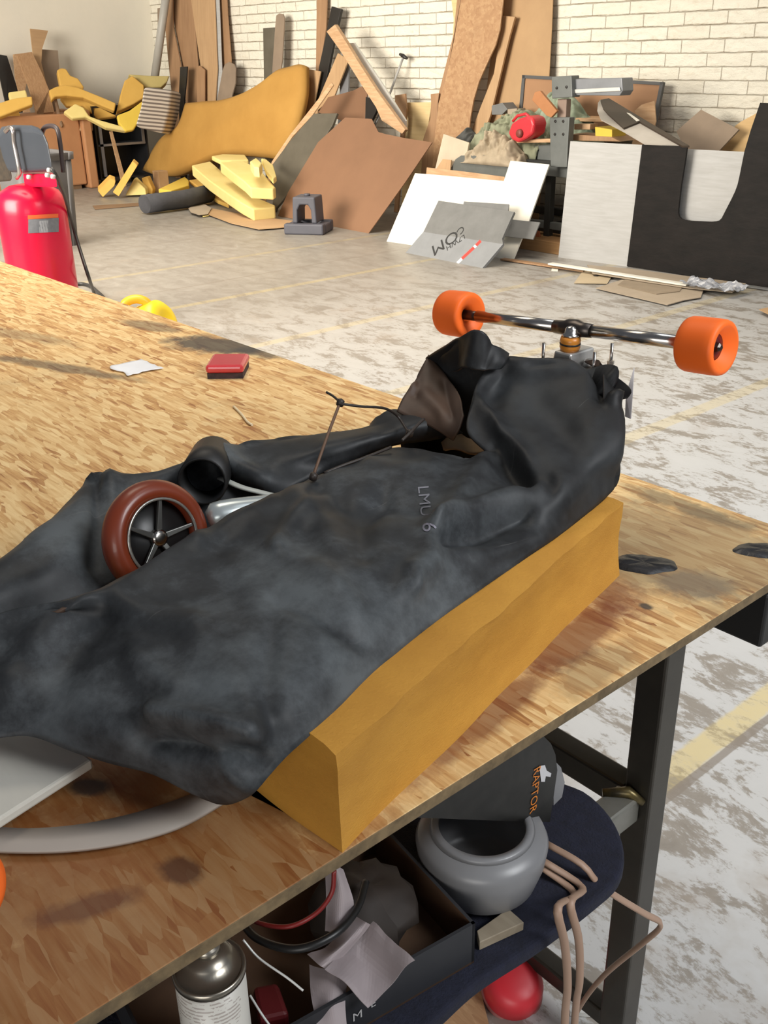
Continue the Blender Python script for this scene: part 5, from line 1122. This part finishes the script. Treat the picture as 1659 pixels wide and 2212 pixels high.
# small notched fold at the right of the bulge
nf = [[(1262, 780, 1.112), (1290, 776, 1.118), (1300, 790, 1.112), (1302, 830, 1.098), (1302, 872, 1.078)], [(1285, 790, 1.112), (1310, 800, 1.108), (1322, 830, 1.096), (1326, 850, 1.088), (1322, 868, 1.079)], [(1300, 800, 1.105), (1332, 818, 1.10), (1352, 834, 1.09), (1362, 848, 1.084), (1352, 860, 1.078)]]
MB().grid(sheet_grid(nf, 16, 16)).build('notched_fold', RUBB, rcv, solid=0.003, mats=[INNER, RUBB])
# chalked writing on the cover, laid on the sheet
from mathutils.bvhtree import BVHTree
def drape_text(s, size_px, c, d, m, parent, grids, lbl):
    bm = bmesh.new()
    for g in grids:
        vr = [[bm.verts.new(p) for p in r] for r in g]
        for a, b_ in zip(vr, vr[1:]):
            for k in range(len(a)-1): bm.faces.new([a[k], a[k+1], b_[k+1], b_[k]])
    tree = BVHTree.FromBMesh(bm); vs, fs_ = text_mesh(s, size_px)
    dx, dy = d; mb = MB(); bv = []
    for v in vs:
        x = c[0]+dx*v.x+dy*v.y; y = c[1]+dy*v.x-dx*v.y
        dr = ray(x, y).normalized(); h = tree.ray_cast(CAM, dr)
        p = h[0] if h[0] else CAM+dr*1.4
        bv.append(mb.bm.verts.new(p-dr*0.0016))
    for f in fs_: mb.face([bv[i] for i in f])
    o = mb.build('chalk_mark', m, parent); o['label'] = lbl; bm.free()
CH = mat('chalk', (0.20, 0.20, 0.225), None, 30, 0.9)
drape_text('LMU', 34, (916, 1082), (0.10, 0.995), CH, rcv, [frows], 'faded chalk letters')
drape_text('6', 44, (926, 1138), (0.10, 0.995), mat('chalk_bright', (0.26, 0.25, 0.30), None, 30, 0.9), rcv, [frows], 'chalked numeral')
# lacing: cable ties along the slit
TIE = mat('dark_tie', (0.028, 0.020, 0.016), None, 8, 0.5); TIEB = mat('rusty_tie', (0.13, 0.07, 0.04), None, 8, 0.6)
def lace(pts, r, m, name='lace'): return MB().tube(catmull([onz(*p) for p in pts], 22), r, 8).build(name, m, rcv)
lace([(676, 1030, 1.03), (690, 990, 1.05), (706, 945, 1.07), (735, 868, 1.10)], 0.0022, TIEB)['label'] = 'rust brown lace'
lace([(705, 847, 1.108), (720, 856, 1.104), (738, 872, 1.10)], 0.0018, TIE)
lace([(735, 872, 1.10), (780, 878, 1.09), (830, 882, 1.075), (858, 898, 1.05), (872, 918, 1.04), (884, 937, 1.035)], 0.002, TIE)
lace([(868, 952, 1.04), (886, 935, 1.045), (905, 915, 1.05), (916, 905, 1.052)], 0.0022, TIE)
for p in ((735, 870, 1.10), (677, 1030, 1.034), (885, 936, 1.04)):
    c = onz(*p); MB().lathe([(-0.007, 0), (-0.004, 0.0055), (0.004, 0.0055), (0.007, 0)], c, (0.3, 0.2, 1), 10).build('knot', TIE, rcv)
sl = [onz(x, y, z) for x, y, z in ((700, 1022, 1.026), (740, 1006, 1.03), (790, 988, 1.032), (845, 966, 1.032))]
MB().tube(catmull(sl, 20), 0.0022, 6).build('slit_seam', TIE, rcv)
o = MB().grid(sculpt(sheet_grid([[(955, 958, .985), (965, 975, .98)], [(985, 938, 1.0), (990, 975, .99)], [(1010, 955, .995), (1020, 985, .985)], [(1045, 950, .99), (1050, 985, .98)]], 10, 20), [], 0.008, 0.0)).build('foam_scrap', mat('tan_inside_scrap', (0.50, 0.36, 0.22), (0.4, 0.28, 0.16), 12, 0.8), solid=0.004)
finish(o, 'tan crumpled scrap peeking out of the slit in the black cover', 'scrap')
o = MB().prism([onz(1352, 852, 1.075), onz(1369, 795, 1.105), onz(1362, 905, 1.05), onz(1350, 900, 1.05)], A_*0.003+Vector((0, 0, 0.0))).build('paper_corner', mat('grey_white_paper', (0.55, 0.53, 0.54), None, 3, .6)); finish(o, 'pale paper corner sticking up behind the far end of the cover', 'paper')
# ------------------------------------------------------------------ things stored just under the bench top
SZ = 0.60
NAVY = mat('navy_carpet', (0.010, 0.012, 0.028), (0.006, 0.007, 0.017), 60, 0.95, bmp=0.004, bscale=300)
tip = [Vector((x, y, 0)) for x, y in ((1190, 1672), (1215, 1688), (1270, 1712), (1322, 1766), (1348, 1830), (1340, 1890), (1290, 1940), (1165, 2035), (1034, 2120), (950, 2195), (840, 2290))]
pts = [onz(p.x, p.y, SZ) for p in catmull(tip, 48)]
pts += [Vector((-0.56, 0.10, SZ)), Vector((-1.02, 0.10, SZ)), Vector((-1.02, 0.90, SZ)), Vector((-0.86, 0.93, SZ))]
o = MB().prism(pts, (0, 0, -0.022)).build('carpeted_board', NAVY, bevel=0.006, seg=3); finish(o, 'navy carpeted board with rounded end lying on the rail under the bench', 'board')
# open black box with brown inside
rbx = root('open_box', Vector((-0.64, 0.40, SZ)), 'open black cardboard box with brown inside under the bench edge', 'box')
BXK = mat('black_box_card', (0.022, 0.023, 0.027), (0.015, 0.016, 0.019), 6, 0.55); BXB = mat('brown_box_inside', (0.115, 0.060, 0.030), (0.07, 0.037, 0.02), 6, 0.8)
c1, c2 = Vector((-0.553, 0.598, SZ)), Vector((-0.603, 0.235, SZ)); bx = (c1-c2).normalized(); by = Vector((-bx.y, bx.x, 0))
c3, c4 = c1+by*0.21, c2+by*0.21; BH = 0.062
def wall(a, b_, inn, name, th=0.004):
    n = (b_-a).normalized(); s = Vector((-n.y, n.x, 0))*inn*th
    o1 = MB().prism([a, b_, b_+Vector((0, 0, BH)), a+Vector((0, 0, BH))], s).build(name, BXK, rbx)
    o1.data.materials.append(BXB)
    for p in o1.data.polygons:
        if p.normal.dot(s) > 0.5*th: p.material_index = 1
    return o1
wf = wall(c1, c2, -1, 'front_panel'); wall(c3, c1, -1, 'side_panel'); wall(c2, c4, -1, 'side_panel'); wall(c4, c3, -1, 'back_panel')
MB().prism([c1, c2, c4, c3], (0, 0, 0.003)).build('bottom', BXB, rbx)
nf_ = -by
WM = mat('white_marker', (0.42, 0.42, 0.42), None, 30, 0.7)
def on_front(px, py): return onplane(px, py, (c1+nf_*0.0008, nf_))
lettering('lettering', 'M', 0.017, on_front(772, 2194), bx, Vector((0, 0, 1)), WM, rbx, 0.0004, 'white letter M')
lettering('lettering', 'E', 0.014, on_front(806, 2168), bx, Vector((0, 0, 1)), WM, rbx, 0.0004, 'white letter E')
# spray can
rcn = root('spray_can', onz(455, 2120, SZ+0.004), 'white printed spray can standing under the near bench edge', 'spray can')
cc = onz(452, 2092, 0.755); cx2, cy2, rc_ = cc.x, cc.y, 0.034
CANW = bpy.data.materials.new('printed_can'); nt, nd, lk, bs = nodes_of(CANW)
v = coords(nt); s = nt.nodes.new('ShaderNodeSeparateXYZ'); lk.new(v, s.inputs[0])
line = math_(nt, 'GREATER_THAN', math_(nt, 'FRACT', math_(nt, 'MULTIPLY', s.outputs[2], 210.0)), 0.55)
wordn = math_(nt, 'GREATER_THAN', noise_n(nt, coords(nt, (150, 150, 210)), 1.0, 2), 0.47)
blk = math_(nt, 'GREATER_THAN', noise_n(nt, coords(nt, (22, 22, 16)), 1.0, 1), 0.46)
k = math_(nt, 'MULTIPLY', math_(nt, 'MULTIPLY', line, wordn), blk)
colr = mixc(nt, math_(nt, 'MULTIPLY', k, 0.6), (0.56, 0.54, 0.49), (0.20, 0.15, 0.13)); lk.new(colr, bs.inputs['Base Color']); bs.inputs['Roughness'].default_value = 0.35
MB().lathe([(0.0, 0), (0.0, rc_*0.96), (0.003, rc_), (0.150, rc_), (0.150, 0)], (cx2, cy2, SZ+0.004), (0, 0, 1), 48).build('body', CANW, rcn)
TIN = mat('tinplate', (0.45, 0.42, 0.36), (0.33, 0.30, 0.25), 9, 0.3, metal=0.9)
MB().lathe([(0.148, rc_*0.9), (0.148, rc_*1.035), (0.152, rc_*1.045), (0.1555, rc_*1.02), (0.1555, rc_*0.96), (0.153, rc_*0.93), (0.170, rc_*0.66), (0.176, rc_*0.44), (0.178, 0.0)], (cx2, cy2, SZ+0.004), (0, 0, 1), 48).build('dome', TIN, rcn)
MB().lathe([(0.176, 0.0), (0.176, 0.013), (0.184, 0.013), (0.186, 0.005), (0.200, 0.004), (0.200, 0)], (cx2, cy2, SZ+0.004), (0, 0, 1), 24).build('valve', TIN, rcn)
# papers crumpled in the box
PAP = mat('pinkish_paper', (0.33, 0.28, 0.285), (0.27, 0.23, 0.235), 4, 0.65)
def paper(label, grid, amp, seed):
    rows = [catmull([onz(*p) for p in r], 16) for r in grid]
    cols = [catmull([rows[j][i] for j in range(len(rows))], 14) for i in range(16)]
    out = [[p+Vector((0, 0, amp*(noise.noise(p*30+Vector((seed, 0, 0)))-0.8*abs(noise.noise(p*22+Vector((0, seed, 0))))))) for p in c_] for c_ in cols]
    o = MB().grid(out, False).build('paper_sheet', PAP, solid=0.0008); return finish(o, label, 'paper', 'papers in the open box')
paper('folded pinkish paper standing at the right of the papers in the black box', [[(806, 1986, .70), (850, 2030, .70), (896, 2076, .695)], [(752, 2040, .672), (800, 2085, .67), (842, 2128, .668)], [(702, 2088, .69), (750, 2130, .675), (795, 2175, .66)]], 0.008, 1.0)
paper('folded pinkish paper lying lowest among the papers in the black box', [[(668, 2082, .665), (720, 2096, .672), (752, 2100, .665)], [(672, 2150, .655), (710, 2160, .662), (746, 2165, .655)], [(690, 2240, .645), (720, 2238, .645), (750, 2225, .645)]], 0.005, 4.0)
paper('rolled pinkish paper hanging over the black cable loop', [[(702, 1872, .735), (722, 1868, .745), (742, 1880, .735)], [(704, 1940, .712), (735, 1935, .722), (764, 1945, .712)], [(702, 2012, .69), (728, 2010, .70), (756, 1975, .695)]], 0.004, 8.0)
paper('small crumpled pinkish paper wedged between the other papers', [[(762, 1972, .69), (790, 1990, .70), (800, 1996, .695)], [(716, 2030, .675), (740, 2040, .69), (760, 2044, .68)], [(664, 2062, .67), (690, 2085, .68), (706, 2095, .675)]], 0.005, 12.0)
# cables
CB1 = mat('black_cable', (0.012, 0.012, 0.012), None, 4, 0.4); CR1 = mat('red_cable', (0.20, 0.014, 0.012), None, 4, 0.45); CBE = mat('beige_cable', (0.36, 0.235, 0.165), (0.31, 0.20, 0.14), 6, 0.5)
def cable(label, pts, r, m, n=50, flat=1.0):
    o = MB().tube(catmull(pts, n), r, 8, flat=flat).build('cable', m); return finish(o, label, 'cable')
cable('thick black cable looping in the open black box', [onz(x, y, z) for x, y, z in ((790, 1905, .70), (770, 1965, .705), (720, 2020, .71), (640, 2050, .705), (560, 2030, .69), (520, 1990, .68))], 0.0045, CB1)
cable('thin red cable curving above the black cable loop', [onz(x, y, z) for x, y, z in ((722, 1880, .76), (716, 1930, .735), (680, 1975, .72), (620, 2002, .715), (550, 1990, .70), (530, 1960, .68))], 0.0026, CR1)
cable('thin grey wire slanting beside the spray can', [onz(x, y, z) for x, y, z in ((525, 2030, .70), (560, 2070, .685), (620, 2112, .672), (655, 2140, .664))], 0.0013, ALU)
cable('second thin grey wire below the slanting one', [onz(x, y, z) for x, y, z in ((540, 2150, .665), (565, 2190, .655), (590, 2225, .645))], 0.0013, ALU)
o = MB().prism([onz(x, y, .64) for x, y in ((545, 2130), (600, 2120), (625, 2190), (560, 2205))], (0, 0, -0.03)).build('red_case', mat('dark_red_case', (0.10, 0.008, 0.010), None, 4, 0.45), bevel=0.005); finish(o, 'dark red plastic case in the box beside the spray can', 'case')
# brown bag bulging in the box
rows = []
for j in range(12):
    r_ = []
    for i in range(16):
        a, e_ = 2*math.pi*i/15, math.pi*j/11
        p = (c1+c3)/2-bx*0.085+Vector((0, 0, 0.045)); d = Vector((math.cos(a)*math.sin(e_)*0.062, math.sin(a)*math.sin(e_)*0.062, math.cos(e_)*0.040))
        r_.append(p+d*(1+0.35*noise.noise(d*40)))
    rows.append(r_)
o = MB().grid(rows).build('brown_bag', mat('dark_brown_bag', (0.030, 0.020, 0.014), (0.018, 0.012, 0.009), 8, 0.7)); finish(o, 'dark brown bag stuffed in the right end of the black box', 'bag')
# translucent jug with the card packet stuck in it
jc = onz(1040, 1822, 0.66)
rj = root('plastic_jug', Vector((jc.x, jc.y, SZ)), 'cut open milky plastic jug behind the black box', 'jug')
JUG = mat('milky_plastic', (0.27, 0.27, 0.275), (0.23, 0.23, 0.24), 3, 0.35, trans=0.25)
MB().lathe([(0.0, 0.0), (0.0, 0.055), (0.003, 0.060), (0.014, 0.070), (0.045, 0.079), (0.070, 0.082), (0.080, 0.078), (0.087, 0.064), (0.089, 0.054), (0.085, 0.054), (0.078, 0.072), (0.068, 0.078), (0.045, 0.075), (0.014, 0.066), (0.006, 0.056), (0.006, 0.0)], (jc.x, jc.y, SZ), (0, 0, 1), 48).build('body', JUG, rj)
MB().lathe([(0.085, 0.053), (0.092, 0.054), (0.092, 0.061), (0.087, 0.065)], (jc.x, jc.y, SZ), (0, 0, 1), 48, closed=True).build('rim', JUG, rj)
PKX = jc.x+0.030
rp2 = root('card_packet', onX(1050, 1770, PKX), 'black card packet with orange lettering standing in the milky jug', 'packet')
CARDK = mat('black_camo_card', (0.011, 0.0105, 0.009), (0.004, 0.004, 0.0035), 55, 0.4, detail=2)
pk = [onX(x, y, PKX) for x, y in ((902, 1766), (1050, 1772), (1188, 1776), (1196, 1720), (1204, 1664), (1200, 1630), (1190, 1606), (1176, 1592), (1150, 1588))]
pk2 = pk+[Vector((PKX, pk[-1].y, min(pk[-1].z, 0.830))), Vector((PKX, pk[0].y, 0.828))]
pk2 = [Vector((p.x, p.y, min(p.z, 0.829))) for p in pk2]
MB().prism(pk2, (-0.004, 0, 0)).build('card', CARDK, rp2)
OL = mat('orange_lettering', (0.62, 0.20, 0.02), (0.52, 0.15, 0.015), 40, 0.5)
pa, pb2 = onX(1160, 1662, PKX), onX(1150, 1760, PKX)
lettering('lettering', 'RAPTOR', 0.0182, onX(1154, 1706, PKX), (pb2-pa), Vector((1, 0, 0)).cross(pb2-pa), OL, rp2, 0.001, 'orange lettering')
hx, hy = onX(1172, 1672, PKX), None
mb = MB(); mb.face(mb.verts([onX(x, y, PKX)+Vector((0.0008, 0, 0)) for x, y in ((1164, 1654), (1176, 1652), (1180, 1664), (1190, 1670), (1188, 1678), (1178, 1676), (1176, 1688), (1168, 1688), (1166, 1672))])); mb.build('hang_hole', mat('hole_light', (0.6, 0.6, 0.62), None, 3, .6), rp2)['label'] = 'pale hang hole'
MB().prism([onX(x, y, PKX-0.02) for x, y in ((1195, 1640), (1212, 1658), (1220, 1690), (1214, 1722), (1196, 1740))], (-0.004, 0, 0)).build('lid', JUG, rj)
# scrap of wood on the carpeted board
o = MB().prism([onz(x, y, SZ+0.014) for x, y in ((1030, 2010), (1098, 1962), (1132, 1992), (1036, 2036))], (0, 0, -0.013)).build('wood_offcut', wood('grey_pale_wood', (0.30, 0.25, 0.18), (0.2, 0.16, 0.11), (3, 30, 30)), bevel=0.001); finish(o, 'pale wood offcut lying on the navy board beside the black box', 'wood offcut')
# beige flex hanging from the jug
def hang(label, pts): cable(label, pts, 0.0052, CBE, 60, 0.62)
hang('beige flat cable hanging as the left strand below the milky jug', [onz(1160, 1866, .615), onz(1180, 1890, .60)+Vector((0.045, 0, 0.004)), onX(1205, 1960, -0.505), onX(1220, 2040, -0.50), onX(1226, 2130, -0.50), onX(1220, 2230, -0.505), Vector((-0.50, 0.745, 0.12)), Vector((-0.53, 0.76, 0.03)), Vector((-0.62, 0.84, 0.008))])
hang('beige flat cable hanging as the right strand below the milky jug', [onz(1168, 1856, .622), onz(1196, 1880, .60)+Vector((0.045, 0, 0.006)), onX(1232, 1950, -0.51), onX(1250, 2030, -0.505), onX(1252, 2120, -0.505), onX(1242, 2200, -0.515), Vector((-0.52, 0.775, 0.12)), Vector((-0.56, 0.80, 0.03)), Vector((-0.66, 0.90, 0.008))])
hang('beige flat cable bent out in front of the bench leg', [onz(1180, 1822, .625), onz(1230, 1862, .61)+Vector((0.02, 0, 0.01)), onz(1300, 1915, .585), onz(1390, 1972, .50), onz(1424, 1990, .46), onz(1424, 2006, .44), onz(1390, 2036, .40), onz(1310, 2102, .30), onz(1262, 2160, .20), onz(1238, 2210, .08), onz(1215, 2290, 0.01)])
# on the floor below
rcp = onz(1105, 2150, 0.0)
rr2 = root('plastic_bowl', rcp, 'red plastic bowl upside down on the floor under the bench', 'bowl')
dC = Vector((CAM.x-rcp.x, CAM.y-rcp.y, 0)).normalized()
MB().lathe([(0.0, 0), (0.0, 0.050), (0.006, 0.053), (0.036, 0.052), (0.050, 0.047), (0.058, 0.036), (0.062, 0.018), (0.063, 0)], rcp+Vector((0, 0, 0.012)), dC*0.25+Vector((0.15, 0, 1)), 40).build('dome', REDP, rr2)
MB().lathe([(-0.006, 0), (-0.006, 0.054), (0.0, 0.056), (0.004, 0.055), (0.004, 0)], rcp+Vector((0, 0, 0.012)), dC*0.25+Vector((0.15, 0, 1)), 40).build('rim', mat('dull_pink_rim', (0.35, 0.12, 0.11), None, 5, 0.6), rr2)
o = MB().prism([onz(x, y, 0.012) for x, y in ((860, 2290), (985, 2150), (1036, 2130), (1056, 2212), (1000, 2330))], (0, 0, -0.011)).build('osb_offcut', OSBT); finish(o, 'tan chipboard offcut lying on the floor under the navy board', 'wood offcut')
o = MB().prism([onz(x, y, 0.012) for x, y in ((1230, 2178), (1296, 2184), (1300, 2190), (1232, 2186))], (0, 0, -0.010)).build('metal_strip', ALU); finish(o, 'small metal strip lying on the floor by the beige cables', 'metal strip')
